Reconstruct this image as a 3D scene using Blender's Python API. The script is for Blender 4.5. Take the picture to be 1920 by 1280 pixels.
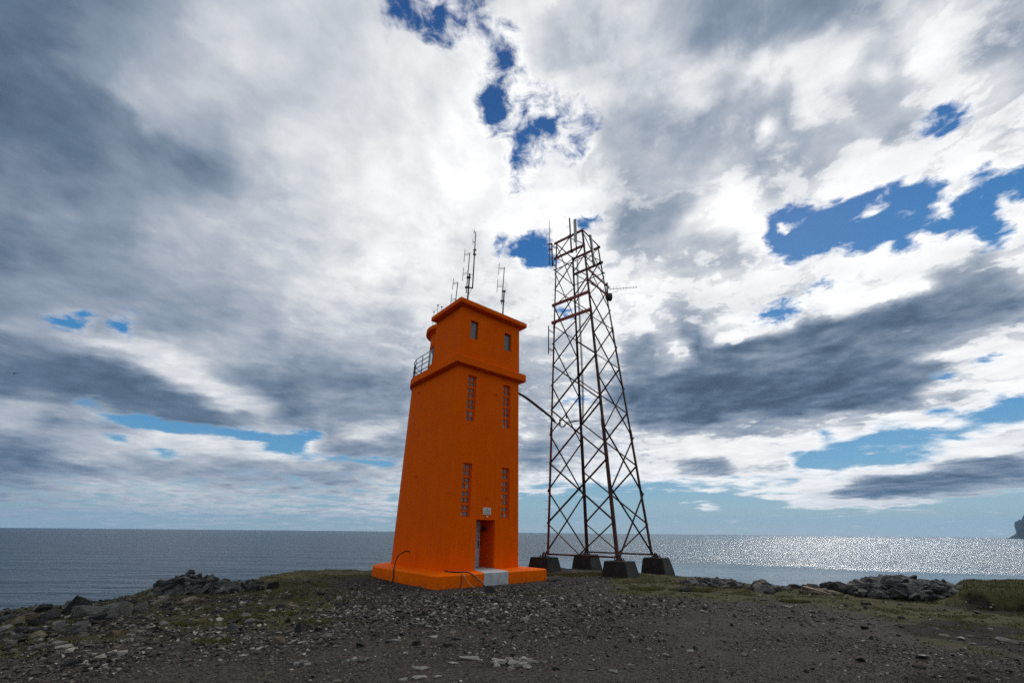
import bpy, bmesh, math, random
import numpy as np
from mathutils import Vector, Matrix

R = math.radians
scene = bpy.context.scene
for o in list(bpy.data.objects):
    bpy.data.objects.remove(o)
COL = scene.collection

# ------------------------------------------------------------------ camera
EYE = 1.70
F_PX, IMG_W = 757.0, 1920.0
cam_data = bpy.data.cameras.new('camera')
cam_data.sensor_width = 36.0
cam_data.lens = F_PX / IMG_W * 36.0
cam_data.clip_start = 0.1
cam_data.clip_end = 120000.0
cam = bpy.data.objects.new('camera', cam_data)
COL.objects.link(cam)
pitch, roll = math.atan(357.0 / F_PX), 0.010
cF = Vector((0, math.cos(pitch), math.sin(pitch)))
cU0 = Vector((0, -math.sin(pitch), math.cos(pitch)))
cR = math.cos(roll) * Vector((1, 0, 0)) + math.sin(roll) * cU0
cU = -math.sin(roll) * Vector((1, 0, 0)) + math.cos(roll) * cU0
cam.matrix_world = Matrix(((cR.x, cU.x, -cF.x, 0), (cR.y, cU.y, -cF.y, 0), (cR.z, cU.z, -cF.z, EYE), (0, 0, 0, 1)))
scene.camera = cam

# ------------------------------------------------------------------ colour management
scene.view_settings.view_transform = 'Standard'
scene.view_settings.look = 'None'
scene.view_settings.gamma = 1.0
scene.view_settings.exposure = 0.0
scene.view_settings.use_curve_mapping = False

scene.render.engine = 'CYCLES'
scene.cycles.use_denoising = False

# ------------------------------------------------------------------ sun behind broken cloud, ahead and to the right
SUN_AZ, SUN_EL = 40.0, 36.0
sun_data = bpy.data.lights.new('sun', 'SUN')
sun_data.energy = 1.5
sun_data.angle = R(10)
sun_data.color = (1.0, 0.95, 0.87)
sun = bpy.data.objects.new('sun', sun_data)
COL.objects.link(sun)
sd = Vector((math.sin(R(SUN_AZ)) * math.cos(R(SUN_EL)), math.cos(R(SUN_AZ)) * math.cos(R(SUN_EL)), math.sin(R(SUN_EL))))
sun.rotation_euler = sd.to_track_quat('Z', 'Y').to_euler()
sun.location = sd * 200

# ------------------------------------------------------------------ sky: blue sky and broken cloud, a map over azimuth and elevation
# each row: elevation in degrees, cloud brightness and openness along azimuth -72..72
SKY_ROWS = [
    (0, (41,41,41,41,41,41,41,41,41,41,41,41,41,41,41,41,43,44,45,46,47,47,48,48,48,48,48,48,48,48,48,48,48,48,49,50,51,51,51,51,51,51,51,51,51,51,51,51,51,52,53,53,54,54,54,55,55,56,56,56,56,56,56,56,56,56,56,56,56,55,55,54,54,53,53,53,54,54,54,54,54,54,54,54,54,54,54,54,54,54,54,54,54,54),
     (9,9,9,9,9,9,9,9,9,9,9,9,9,14,38,47,47,47,47,47,47,47,47,47,47,47,47,47,47,47,47,47,47,47,47,47,47,47,47,47,47,47,47,47,47,46,45,62,63,63,63,63,63,63,63,63,63,63,63,63,63,63,63,63,63,63,63,63,63,63,63,63,63,63,63,63,63,63,63,52,19,13,13,13,13,13,13,13,13,13,13,13,13,13)),
    (1, (36,37,38,39,40,40,41,41,41,41,41,41,41,41,41,41,43,44,46,46,47,47,48,48,48,48,48,48,48,48,48,48,48,48,49,50,51,51,51,51,51,51,51,51,51,51,51,51,51,52,53,53,54,54,54,55,55,56,56,56,56,56,56,56,56,56,56,56,56,55,55,54,54,53,53,53,54,54,54,54,54,54,54,54,54,54,54,54,54,54,54,54,54,54),
     (6,6,6,6,6,6,6,6,6,6,6,7,8,13,20,26,28,30,32,33,35,36,37,38,39,40,40,41,42,42,43,43,44,44,44,44,45,47,47,47,47,47,47,47,47,47,46,62,63,63,63,63,63,63,63,63,63,63,63,63,63,63,63,63,63,63,63,63,63,63,63,63,63,63,63,63,63,63,63,55,21,14,13,13,13,13,13,13,13,13,13,13,13,13)),
    (2, (33,33,33,33,33,34,35,35,36,37,38,38,39,39,40,40,43,44,46,46,47,48,48,48,48,48,48,48,48,48,48,48,48,48,49,50,51,51,51,51,51,51,51,51,51,51,51,51,51,52,53,53,54,54,54,55,55,56,56,56,56,56,56,56,56,56,56,56,56,56,55,54,54,53,53,53,54,54,54,54,54,54,54,54,54,54,54,54,53,52,50,49,47,45),
     (1,3,3,3,3,3,4,5,6,6,6,6,7,10,23,27,27,26,26,25,24,23,22,21,21,20,19,19,18,18,18,17,17,16,17,17,19,22,26,29,31,34,37,40,42,44,45,63,63,63,63,63,63,63,63,63,63,63,63,63,63,63,63,63,63,63,63,63,63,63,63,61,59,63,63,63,63,63,63,58,35,16,13,13,13,13,13,13,13,13,13,13,13,13)),
    (3, (34,32,32,32,33,33,33,33,33,33,33,33,34,34,35,37,40,44,46,46,46,47,48,48,47,47,47,47,47,47,47,47,47,48,49,50,51,51,51,51,51,51,51,51,51,51,51,51,51,52,53,53,54,54,54,55,55,56,56,56,56,56,56,56,56,56,56,56,55,55,55,53,52,51,50,50,50,51,50,50,49,48,47,46,45,44,43,42,40,37,36,35,36,38),
     (0,0,0,0,0,1,2,3,3,3,3,3,4,10,12,12,13,14,16,17,18,19,19,20,21,22,22,23,24,25,26,26,26,26,26,26,25,25,25,24,24,24,24,23,23,24,24,63,63,63,63,63,63,63,63,63,63,63,63,63,63,56,15,28,63,63,63,45,10,4,1,0,0,0,6,21,50,63,63,61,48,17,13,13,13,13,12,8,2,0,0,0,0,0)),
    (4, (47,43,39,35,33,32,32,32,32,33,33,33,33,33,32,34,39,44,45,45,46,47,48,47,46,45,45,45,44,44,44,44,44,44,46,48,49,50,50,50,50,50,50,50,50,50,50,50,51,52,53,53,54,54,55,55,55,56,56,56,56,56,56,57,58,59,60,60,58,54,48,32,27,27,27,28,32,39,41,41,40,38,37,36,35,35,35,37,39,42,45,48,49,50),
     (0,0,0,0,0,0,0,0,0,0,1,2,4,7,10,12,13,14,15,15,15,14,14,13,12,12,12,11,12,14,15,16,17,18,19,20,21,21,22,23,24,24,25,25,26,26,24,39,51,60,63,63,63,63,63,63,63,63,63,63,63,63,63,63,61,30,36,16,17,0,0,0,0,0,0,0,0,0,2,4,0,1,0,0,0,0,0,0,0,0,0,0,0,0)),
    (5, (33,42,47,46,43,39,36,34,32,32,32,32,32,32,29,29,34,32,36,43,41,41,41,40,40,40,39,39,39,39,39,39,39,40,43,47,48,48,48,48,49,49,49,49,49,49,50,50,51,52,53,53,54,55,56,56,56,56,56,56,56,60,60,60,60,60,60,60,60,60,59,53,39,30,27,27,27,27,28,27,36,37,38,40,42,44,46,48,49,50,51,52,55,57),
     (0,0,0,0,0,0,0,0,0,0,0,0,0,0,0,1,3,4,6,7,8,9,11,11,12,13,14,15,15,15,15,15,14,14,14,13,13,13,13,13,13,14,15,15,16,17,17,18,23,23,23,28,39,50,60,60,59,58,57,57,56,51,32,23,23,23,23,23,22,2,0,0,0,0,0,0,0,0,0,0,0,0,0,0,0,0,0,0,0,0,0,0,0,0)),
    (6, (27,26,32,39,45,47,46,43,40,37,35,33,32,32,28,29,41,46,46,41,41,40,40,40,40,39,39,39,39,39,39,38,38,39,43,46,48,48,48,48,48,48,48,48,49,49,49,50,51,52,52,53,54,56,56,56,56,56,56,56,56,56,56,55,55,57,57,57,56,57,57,57,56,57,58,56,45,36,32,29,45,46,48,49,49,50,50,51,53,55,56,57,57,58),
     (0,0,0,0,0,0,0,0,0,0,0,0,0,0,0,0,0,0,0,0,0,1,2,3,4,5,6,7,7,8,9,10,10,11,11,12,12,12,13,13,13,14,14,14,14,14,14,18,22,22,22,22,22,22,22,21,21,20,20,19,18,17,16,15,14,13,12,11,9,5,0,23,0,0,0,0,0,0,0,0,0,0,0,0,0,0,0,0,0,0,0,0,0,0)),
    (7, (30,28,26,26,30,37,43,46,47,46,43,41,38,36,31,37,43,47,47,47,49,49,47,46,43,42,40,42,43,44,46,47,49,39,43,46,46,46,46,46,47,47,47,47,48,48,48,49,50,49,48,52,53,54,55,55,55,55,55,55,55,44,39,39,38,53,49,44,47,56,57,56,56,56,56,57,56,57,59,60,49,50,50,51,52,54,55,56,57,57,58,58,58,58),
     (0,0,0,0,0,0,0,0,0,0,0,0,0,0,0,0,0,0,0,0,15,28,0,0,0,0,0,0,0,1,1,2,3,3,4,4,5,5,6,6,6,7,7,7,7,7,7,11,11,11,11,10,10,10,9,9,8,8,7,6,5,5,3,2,1,0,0,0,0,54,47,63,63,57,63,61,19,0,0,0,0,0,0,0,0,0,0,0,0,0,0,0,0,0)),
    (8, (32,30,29,28,26,26,29,35,40,44,47,47,46,44,46,40,43,45,48,52,51,51,52,53,53,53,54,54,55,55,52,45,39,40,42,43,43,43,43,44,44,44,44,45,45,44,44,45,42,40,44,48,50,52,53,53,54,54,54,54,54,45,36,38,42,58,59,57,53,57,58,58,58,58,59,59,59,58,56,55,55,53,54,55,56,57,57,57,58,58,58,58,59,59),
     (0,0,0,0,0,0,0,0,0,0,0,0,0,0,0,0,0,0,22,0,0,0,0,0,0,0,0,0,3,6,13,30,39,43,55,53,46,6,0,0,0,0,0,0,1,1,1,0,0,0,0,0,0,0,0,0,0,0,0,0,0,0,0,0,0,0,0,0,0,49,63,63,63,44,53,50,15,0,0,0,0,0,0,0,0,0,0,0,0,0,0,0,0,0)),
    (9, (35,33,31,30,29,27,26,26,28,33,37,42,45,47,44,31,41,42,42,45,55,55,55,56,55,54,54,55,56,56,51,43,38,38,39,39,39,39,40,41,41,41,41,42,41,41,40,40,36,36,41,45,47,49,51,51,52,53,53,54,54,51,57,60,60,59,59,55,55,56,57,60,60,59,59,59,59,58,58,58,58,58,57,57,57,58,58,58,58,58,59,59,59,55),
     (0,0,0,0,0,0,0,0,0,0,0,0,0,0,0,0,0,0,0,0,0,0,0,0,0,7,26,63,63,55,14,0,0,0,0,0,0,0,0,0,0,0,0,0,0,0,0,0,0,0,0,0,0,0,0,0,0,0,0,0,0,0,0,0,0,0,0,0,0,0,0,15,30,45,63,63,63,63,47,30,24,10,0,0,0,0,0,0,0,0,0,0,0,0)),
    (10, (33,34,34,32,30,29,29,27,26,26,27,31,35,45,45,41,42,42,39,37,34,33,34,36,45,50,52,52,53,54,49,41,37,39,38,37,37,38,39,40,40,40,40,40,39,38,38,38,36,36,39,43,45,48,49,50,51,53,53,53,54,55,60,60,59,59,59,59,59,60,60,60,60,59,58,59,58,58,58,58,58,58,58,58,58,58,58,58,58,59,59,58,52,47),
     (0,0,0,0,0,0,0,0,0,0,0,0,0,0,0,0,6,31,59,56,57,55,42,39,54,63,63,63,63,60,0,0,0,0,0,0,0,0,0,0,0,0,0,0,0,0,0,0,0,0,0,0,0,0,0,0,0,0,0,0,0,0,0,0,0,0,0,0,0,0,0,36,0,0,25,15,0,10,39,63,63,56,0,0,0,0,0,0,0,0,0,0,0,0)),
    (11, (32,33,34,35,33,31,30,29,28,27,26,26,27,29,34,34,35,34,30,28,28,27,27,27,33,42,48,46,45,45,45,39,48,53,52,44,39,39,40,40,40,40,40,40,39,39,38,38,39,39,39,43,45,48,50,50,51,52,52,52,51,50,59,54,48,42,42,43,44,47,50,48,46,45,50,58,58,57,57,58,58,58,58,58,58,58,58,59,59,59,55,49,47,47),
     (0,0,0,0,0,0,0,0,0,0,0,0,0,0,0,0,44,13,0,0,0,0,0,0,0,0,0,3,22,42,56,0,0,0,0,0,0,0,0,0,0,0,0,0,0,0,0,0,0,0,0,0,0,0,0,0,0,0,0,0,0,0,0,0,0,0,0,0,0,0,0,0,0,0,0,0,0,28,0,3,63,59,1,0,0,0,0,0,0,0,0,0,0,0)),
    (12, (30,32,32,34,35,34,32,30,30,29,28,27,26,26,26,26,27,27,26,26,26,26,26,28,33,39,43,38,35,37,40,38,46,50,53,53,48,42,42,42,42,42,42,42,42,42,42,42,55,49,44,46,47,49,50,50,51,51,50,48,42,37,36,35,35,38,42,44,44,44,42,44,45,44,39,33,38,50,42,54,60,59,58,58,59,59,59,59,57,52,47,47,47,47),
     (0,0,0,0,0,0,0,0,0,0,0,0,0,0,0,0,0,0,0,0,0,0,0,0,0,0,0,0,0,0,0,0,0,0,0,0,0,0,0,0,0,0,0,0,0,0,0,0,0,0,0,0,0,0,0,0,0,0,0,0,0,0,0,0,0,0,0,0,0,0,0,0,0,0,0,0,0,0,0,3,0,0,2,0,0,0,0,0,0,0,0,0,0,0)),
    (13, (30,30,32,32,33,34,34,33,31,30,30,29,27,26,26,26,26,26,26,26,26,30,38,46,52,51,46,35,30,34,38,38,36,38,42,46,49,42,44,43,44,44,45,45,45,46,46,47,44,43,46,49,50,51,51,51,50,45,39,36,32,28,25,25,25,34,38,37,32,31,29,29,25,24,23,23,25,52,56,59,60,60,59,59,59,59,58,54,50,47,47,47,47,55),
     (0,0,0,0,0,0,0,0,0,0,0,0,0,0,0,0,0,0,0,0,0,0,0,0,0,0,0,0,0,0,0,0,0,0,0,0,0,0,0,0,0,0,0,0,0,0,0,0,0,0,0,0,0,0,0,0,0,0,0,0,0,0,0,0,0,0,0,0,0,0,0,0,0,0,0,0,0,0,0,0,0,0,0,0,0,0,0,0,0,0,0,0,0,0)),
    (14, (34,30,30,32,32,33,34,35,34,32,31,30,29,27,26,26,26,26,26,30,39,50,55,54,54,51,42,33,30,34,38,38,36,36,37,38,39,42,45,44,45,46,46,47,48,49,50,51,45,44,48,52,52,52,52,51,50,40,30,29,28,27,23,22,22,26,23,22,22,22,22,22,22,22,23,27,30,37,43,56,60,60,59,59,59,56,51,48,47,47,47,48,55,59),
     (0,0,0,0,0,0,0,0,0,0,0,0,0,0,0,0,0,0,0,0,0,0,0,0,0,0,0,0,0,0,0,0,0,0,0,0,0,0,0,0,0,0,0,0,0,0,0,0,0,0,0,0,0,0,0,0,0,0,0,0,0,0,0,0,0,0,0,0,0,0,0,0,0,0,0,0,0,0,35,0,0,0,0,0,0,0,0,0,0,0,0,0,0,0)),
    (15, (35,33,30,30,31,32,33,34,34,34,33,32,31,30,30,30,28,28,38,49,54,55,55,53,47,39,33,30,30,35,38,37,35,36,36,36,37,41,44,44,45,46,47,47,48,50,52,52,46,44,48,53,53,53,52,52,48,35,29,29,28,27,23,22,22,23,23,23,23,22,22,22,23,24,30,28,33,33,34,52,58,60,59,57,53,49,47,47,47,47,48,55,59,59),
     (0,0,0,0,0,0,0,0,0,0,0,0,0,0,0,0,0,0,0,0,0,0,0,0,0,0,0,0,0,0,0,0,0,0,0,0,0,0,0,0,0,0,0,0,0,0,0,0,0,0,0,0,0,0,0,0,0,0,0,0,0,0,0,0,0,0,0,0,0,0,0,0,0,0,0,0,0,0,0,0,29,0,0,0,0,0,0,0,0,0,0,0,0,0)),
    (16, (35,35,33,30,30,31,32,33,33,34,36,40,41,38,36,39,44,47,54,54,54,54,46,41,36,32,31,30,30,35,37,37,35,35,36,36,36,39,42,42,43,44,44,45,46,48,50,50,45,44,47,52,53,54,52,51,42,30,29,28,28,27,24,22,22,23,24,24,24,23,24,25,26,26,26,29,31,47,56,59,60,60,54,50,48,47,47,47,47,49,56,59,59,59),
     (0,0,0,0,0,0,0,0,0,0,0,0,0,0,0,0,0,0,0,0,0,0,0,0,0,0,0,0,0,0,0,0,0,0,0,0,0,0,0,0,0,0,0,0,0,0,0,0,0,0,0,0,2,6,0,0,0,0,0,0,0,0,0,0,0,0,0,0,0,0,0,0,0,0,0,0,0,0,0,0,0,0,0,0,0,0,0,0,0,0,0,0,0,0)),
    (17, (34,35,35,32,30,30,31,32,32,33,34,35,40,42,47,51,54,54,54,55,54,51,45,41,37,35,34,31,31,34,34,35,33,34,35,35,35,37,39,40,40,41,41,42,43,45,47,47,44,43,46,50,53,54,52,50,36,29,28,28,28,27,24,23,23,24,24,25,25,26,26,27,27,26,27,32,32,32,36,43,45,47,53,47,47,47,47,47,50,56,59,59,59,59),
     (0,0,0,0,0,0,0,0,0,0,0,0,0,4,0,0,0,0,0,0,0,0,0,0,0,0,0,0,0,0,0,0,0,0,0,0,0,0,0,0,0,0,0,0,0,0,0,0,0,0,0,0,23,50,4,0,0,0,0,0,0,0,0,0,0,0,0,0,0,0,0,0,0,0,0,0,0,0,0,0,0,0,0,0,0,0,0,0,0,0,0,0,0,0)),
    (18, (31,35,35,35,32,30,30,31,32,32,33,34,37,40,41,40,47,51,53,52,49,47,47,45,42,40,38,34,32,32,32,33,31,32,33,33,34,36,37,38,38,38,38,39,40,42,44,44,43,43,45,48,51,52,51,48,38,33,30,30,28,26,24,24,25,25,26,27,27,27,28,28,27,27,30,35,35,35,33,32,34,33,35,47,47,47,47,51,57,59,59,59,59,59),
     (0,0,0,0,0,0,0,0,0,0,0,0,0,38,38,0,8,0,0,0,0,0,0,0,0,0,0,0,0,0,0,0,0,0,0,0,0,0,0,0,0,0,0,0,0,0,0,0,0,0,0,0,3,17,0,0,0,0,0,0,0,0,0,0,0,0,0,0,0,0,0,0,0,0,0,0,0,0,0,0,0,0,0,0,0,0,0,0,0,0,0,0,0,0)),
    (19, (29,33,35,35,34,32,30,30,31,32,33,34,36,39,40,38,42,41,44,45,46,46,46,44,42,42,40,38,36,36,35,34,34,34,35,35,35,36,37,37,37,37,37,37,39,41,42,42,43,43,44,47,49,50,50,49,45,38,33,33,31,29,28,26,27,27,26,27,28,29,30,29,28,28,30,34,34,33,32,32,33,33,33,47,47,48,52,57,59,59,59,59,59,59),
     (0,0,0,0,0,0,0,0,0,0,0,0,0,9,32,0,53,0,0,0,0,0,0,0,0,0,0,0,0,0,0,0,0,0,0,0,0,0,0,0,0,0,0,0,0,0,0,0,0,0,0,0,0,0,0,0,0,0,0,0,0,0,0,0,0,0,0,0,0,0,0,0,0,0,0,0,0,0,0,0,0,0,0,0,0,0,0,0,0,0,0,0,0,0)),
    (20, (27,30,34,35,35,34,32,30,30,31,32,36,35,37,37,38,41,39,38,41,43,44,45,43,42,42,41,40,40,40,40,40,40,42,42,42,41,41,40,39,39,39,38,39,40,41,42,43,44,45,45,47,48,49,50,50,46,41,36,36,36,38,38,36,31,30,26,28,30,31,31,31,27,28,29,31,31,30,27,32,33,33,33,43,49,53,58,59,59,59,59,59,59,58),
     (0,0,0,0,0,0,0,0,0,0,0,0,0,0,0,0,19,1,0,0,0,0,0,0,0,0,0,0,0,0,0,0,0,0,0,0,0,0,0,0,0,0,0,0,0,0,0,0,0,0,0,0,0,0,0,0,0,0,0,0,0,0,0,0,0,0,0,0,0,0,0,0,0,0,0,0,0,0,0,0,0,0,0,0,0,0,0,0,0,0,0,0,0,0)),
    (21.5, (24,27,29,34,35,35,35,33,31,30,30,34,37,36,35,37,38,38,38,38,39,40,42,43,43,43,42,42,43,44,45,45,47,48,48,48,48,47,46,45,45,44,44,43,44,44,44,45,46,47,48,48,49,50,51,52,50,48,38,36,36,45,51,50,29,33,29,28,29,30,30,31,27,27,27,27,27,27,26,32,33,33,36,48,57,59,59,59,59,59,59,59,58,55),
     (0,0,0,0,0,0,0,0,0,0,0,0,0,0,0,0,0,0,0,0,0,0,0,0,0,0,0,0,0,0,0,0,0,0,0,0,0,0,0,0,0,0,0,0,0,0,0,0,0,0,0,0,0,0,0,0,0,0,0,0,0,0,0,0,0,0,0,0,0,0,0,0,0,0,0,0,0,0,0,0,0,0,0,0,0,0,0,0,0,0,0,0,0,0)),
    (23, (22,24,27,29,33,35,35,35,34,32,32,33,35,38,37,37,38,40,40,40,40,40,41,43,43,44,46,46,46,47,47,47,48,49,49,49,49,49,49,49,49,48,48,48,47,47,47,47,47,48,49,49,50,51,53,53,52,48,38,37,37,42,54,45,27,45,61,61,57,57,60,58,42,47,62,62,61,60,61,62,41,41,43,56,59,59,59,59,59,59,59,58,55,51),
     (0,0,0,0,0,0,0,0,0,0,0,0,0,0,0,0,0,0,0,0,0,0,0,0,0,0,0,0,0,0,0,0,0,0,0,0,0,0,0,0,0,0,0,0,0,0,0,0,0,0,0,0,0,0,0,0,0,0,0,0,0,0,0,0,0,0,0,0,0,0,0,0,2,0,0,0,0,0,0,0,0,0,0,0,0,0,0,0,0,0,0,0,0,0)),
    (24.5, (20,22,24,27,29,32,35,35,35,35,35,35,36,37,38,38,39,41,41,42,43,43,44,44,44,46,48,48,49,49,49,48,49,49,49,49,49,50,50,50,50,49,49,49,48,48,48,48,48,49,50,50,51,52,53,54,53,53,50,45,41,48,50,35,34,50,54,60,60,51,51,55,55,55,62,62,62,62,62,61,58,57,52,57,59,59,59,59,59,58,57,55,51,51),
     (0,0,0,0,0,0,0,0,0,0,0,0,0,0,0,0,0,0,0,0,0,0,0,0,0,0,0,0,0,0,0,0,0,0,0,0,0,0,0,0,0,0,0,0,0,0,0,0,0,0,0,0,0,0,0,0,0,0,0,0,0,0,0,0,0,0,0,0,0,26,44,40,25,6,2,0,0,0,0,0,0,0,0,40,0,0,0,0,0,0,0,0,0,0)),
    (26, (21,20,22,24,27,29,32,34,35,35,37,36,35,37,38,39,41,42,42,43,43,44,46,46,47,49,49,49,50,50,50,49,49,49,49,49,51,52,53,53,52,51,51,51,51,51,51,51,51,52,52,53,53,54,55,56,56,55,55,56,55,51,47,44,46,50,54,55,53,51,53,55,57,58,58,60,61,61,60,60,60,59,58,59,59,59,59,59,58,57,55,51,51,51),
     (0,0,0,0,0,0,0,0,0,0,0,0,0,0,0,0,0,0,0,0,0,0,0,0,0,0,0,0,0,0,0,0,0,0,0,0,0,0,0,0,0,0,0,0,0,0,0,0,0,0,0,0,0,0,0,0,0,0,0,0,0,0,0,0,0,0,0,0,0,0,0,0,0,21,32,0,0,0,0,0,0,0,0,63,0,0,0,0,0,0,0,0,0,0)),
    (27.5, (21,20,20,23,24,27,28,31,34,32,33,35,35,36,37,39,42,43,44,45,45,46,47,47,49,52,52,52,51,51,50,50,50,49,49,50,52,54,54,54,54,53,53,53,53,54,54,54,54,55,55,56,56,56,57,57,57,57,57,57,56,52,48,46,48,52,57,59,59,59,60,61,61,61,60,59,59,60,60,60,60,59,59,59,59,59,59,58,57,55,51,51,51,48),
     (0,0,0,0,0,0,0,0,0,0,0,0,0,0,0,0,0,0,0,0,0,0,0,0,0,0,0,0,0,0,0,0,0,0,0,0,0,0,0,0,0,0,0,0,0,0,0,0,0,0,0,0,0,0,0,0,0,0,0,0,0,0,0,0,0,0,0,0,0,0,0,0,0,0,0,0,0,0,2,58,6,54,63,63,0,55,51,0,0,0,0,0,0,0)),
    (29, (19,21,20,20,23,24,26,28,30,31,31,32,34,37,40,43,45,45,45,46,46,48,48,48,50,52,53,53,53,53,53,52,52,51,51,52,53,54,55,54,54,53,53,53,54,54,54,54,55,55,56,57,57,57,57,57,57,57,57,57,57,55,52,50,51,55,58,60,60,60,60,60,59,58,58,59,59,59,60,59,59,59,59,59,59,59,58,57,54,51,51,51,49,46),
     (0,0,0,0,0,0,0,0,0,0,0,0,0,0,0,0,0,0,0,0,0,0,0,0,0,0,0,0,0,0,0,0,0,0,0,0,0,0,0,0,0,0,0,0,0,0,0,0,0,0,0,10,43,12,0,0,0,0,0,0,0,0,0,0,0,0,0,0,0,0,0,0,0,0,0,3,28,59,63,57,63,47,8,63,58,63,56,0,0,0,0,0,0,0)),
    (30.5, (19,20,21,20,20,23,24,26,29,30,31,32,34,37,38,42,46,46,46,46,47,49,49,50,50,51,52,52,53,53,53,53,53,53,53,54,55,55,55,55,54,53,53,53,54,54,54,54,55,56,57,58,58,58,57,57,57,57,58,58,58,56,54,52,52,54,56,57,54,52,56,59,59,59,59,59,59,59,59,59,59,59,59,59,59,58,58,55,51,51,51,49,47,38),
     (0,0,0,0,0,0,0,0,0,0,0,0,0,0,0,0,0,0,0,0,0,0,0,0,0,0,0,0,0,0,0,0,0,0,0,0,0,0,0,0,0,0,0,0,0,0,0,0,0,0,0,2,5,7,0,0,0,0,0,0,0,0,0,0,0,0,0,0,0,0,0,0,35,63,63,63,63,63,63,63,37,63,35,1,31,8,2,0,0,0,0,0,0,0)),
    (32, (22,19,20,21,20,20,22,24,28,29,30,30,32,36,37,40,43,46,47,47,48,49,49,50,50,51,51,52,52,55,56,57,56,54,54,54,55,56,55,55,54,53,53,53,54,54,54,55,56,57,58,59,59,58,57,57,57,57,57,57,57,55,52,50,48,48,48,47,45,44,51,59,59,59,59,59,59,59,60,60,59,59,59,59,59,58,53,51,51,51,49,47,41,35),
     (0,0,0,0,0,0,0,0,0,0,0,0,0,0,0,0,0,0,0,0,0,0,0,0,0,0,0,0,0,0,0,0,0,0,0,0,0,0,0,0,0,0,0,0,0,0,0,0,0,0,0,0,0,0,0,0,0,0,0,0,0,0,0,0,0,0,0,0,0,0,0,2,63,63,63,63,63,45,7,35,58,63,26,0,0,0,0,0,0,0,0,0,0,0)),
    (33.5, (25,20,19,21,21,20,20,25,27,28,30,31,32,34,36,37,39,42,44,47,48,49,50,50,51,51,51,51,52,52,55,58,58,58,57,56,56,56,56,55,54,54,53,54,54,54,55,55,56,57,59,59,59,58,58,57,57,56,55,53,51,50,48,46,44,44,44,44,44,48,56,60,60,60,59,59,59,59,60,60,59,59,59,59,59,58,53,54,51,50,47,43,35,39),
     (0,0,0,0,0,0,0,0,0,0,0,0,0,0,0,0,0,0,0,0,0,0,0,0,0,0,0,0,0,0,0,0,0,0,0,0,0,0,0,0,0,0,0,0,0,0,0,0,0,0,0,0,0,0,0,0,0,0,0,0,0,0,0,0,0,0,0,0,0,0,0,3,63,3,33,63,63,63,50,44,49,11,0,0,0,0,0,33,0,0,0,0,0,0)),
    (35, (25,25,19,19,21,21,22,25,26,27,28,32,32,32,34,35,37,39,41,44,48,49,50,51,52,52,52,52,52,52,54,56,58,59,59,58,58,58,57,56,56,55,55,55,55,56,56,56,57,58,59,59,59,58,58,57,57,55,52,48,46,46,45,44,45,44,44,47,51,58,61,61,60,59,58,58,57,58,60,59,58,58,58,58,57,58,56,54,50,47,44,35,37,41),
     (0,0,0,0,0,0,0,0,0,0,0,0,0,0,0,0,0,0,0,0,0,0,0,0,0,0,0,0,0,0,0,0,0,0,0,0,0,0,0,0,0,0,0,0,0,0,0,0,0,0,0,0,0,0,0,0,0,0,0,0,0,0,0,0,0,0,0,0,0,0,0,0,56,63,61,38,2,0,0,0,0,0,0,0,0,0,0,14,0,0,0,0,0,0)),
    (36.5, (25,25,24,19,19,22,24,25,26,27,27,29,30,31,31,31,33,34,37,41,47,49,50,51,52,52,52,53,53,53,54,56,57,57,58,58,58,58,58,57,56,56,56,56,57,57,58,58,59,59,59,59,59,58,58,57,57,55,50,46,43,42,41,43,48,48,52,58,61,62,61,58,56,55,54,54,54,56,58,58,58,55,52,57,58,57,57,52,47,45,36,36,41,41),
     (0,0,0,0,0,0,0,0,0,0,0,0,0,0,0,0,0,0,0,0,0,0,0,0,0,0,0,0,0,0,0,0,0,0,0,0,0,0,0,0,0,0,0,0,0,0,0,0,16,63,63,28,0,0,0,0,0,0,0,0,0,0,0,0,0,0,0,0,0,0,0,0,0,0,0,0,0,0,0,0,0,0,0,33,37,0,0,0,0,0,0,0,0,0)),
    (38, (25,25,25,23,19,21,30,29,28,28,29,30,42,32,32,32,32,34,37,42,48,49,50,52,53,53,53,53,53,53,54,55,56,56,57,58,58,58,58,57,57,56,56,57,57,58,58,59,59,59,59,59,59,59,58,57,57,51,43,41,41,41,41,41,45,53,57,59,61,61,59,55,50,50,49,46,45,45,47,57,54,46,46,55,58,57,56,54,46,37,35,40,41,41),
     (0,0,0,0,0,0,0,0,0,0,0,0,0,0,0,0,0,0,0,0,0,0,0,0,0,0,0,0,0,0,0,0,0,0,0,0,0,0,0,0,0,0,0,0,0,17,19,36,63,63,63,16,0,0,0,0,0,0,0,0,0,0,0,0,0,0,0,0,0,0,0,0,0,0,0,0,0,0,0,0,0,0,0,15,50,4,0,0,0,0,0,0,0,0)),
    (39.5, (25,25,25,25,23,23,27,36,38,38,43,44,42,43,41,38,37,37,41,46,47,49,51,53,53,54,55,55,55,55,55,55,56,56,57,57,58,58,58,58,58,58,58,58,59,59,59,59,60,60,60,60,60,59,59,58,58,56,46,41,41,41,41,41,41,47,54,56,59,61,59,55,49,44,43,43,43,43,44,45,50,47,45,49,55,56,56,47,40,36,39,41,41,41),
     (0,0,0,0,0,0,0,0,0,0,0,0,0,0,0,0,0,0,0,0,0,0,0,0,0,0,0,0,0,0,0,0,0,0,0,0,0,0,0,0,0,0,0,0,1,18,29,35,54,41,26,2,0,2,8,16,0,0,0,0,0,0,0,0,0,0,0,0,0,0,0,0,0,0,0,0,0,0,0,0,0,0,0,1,0,0,0,0,0,0,0,0,0,0)),
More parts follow.
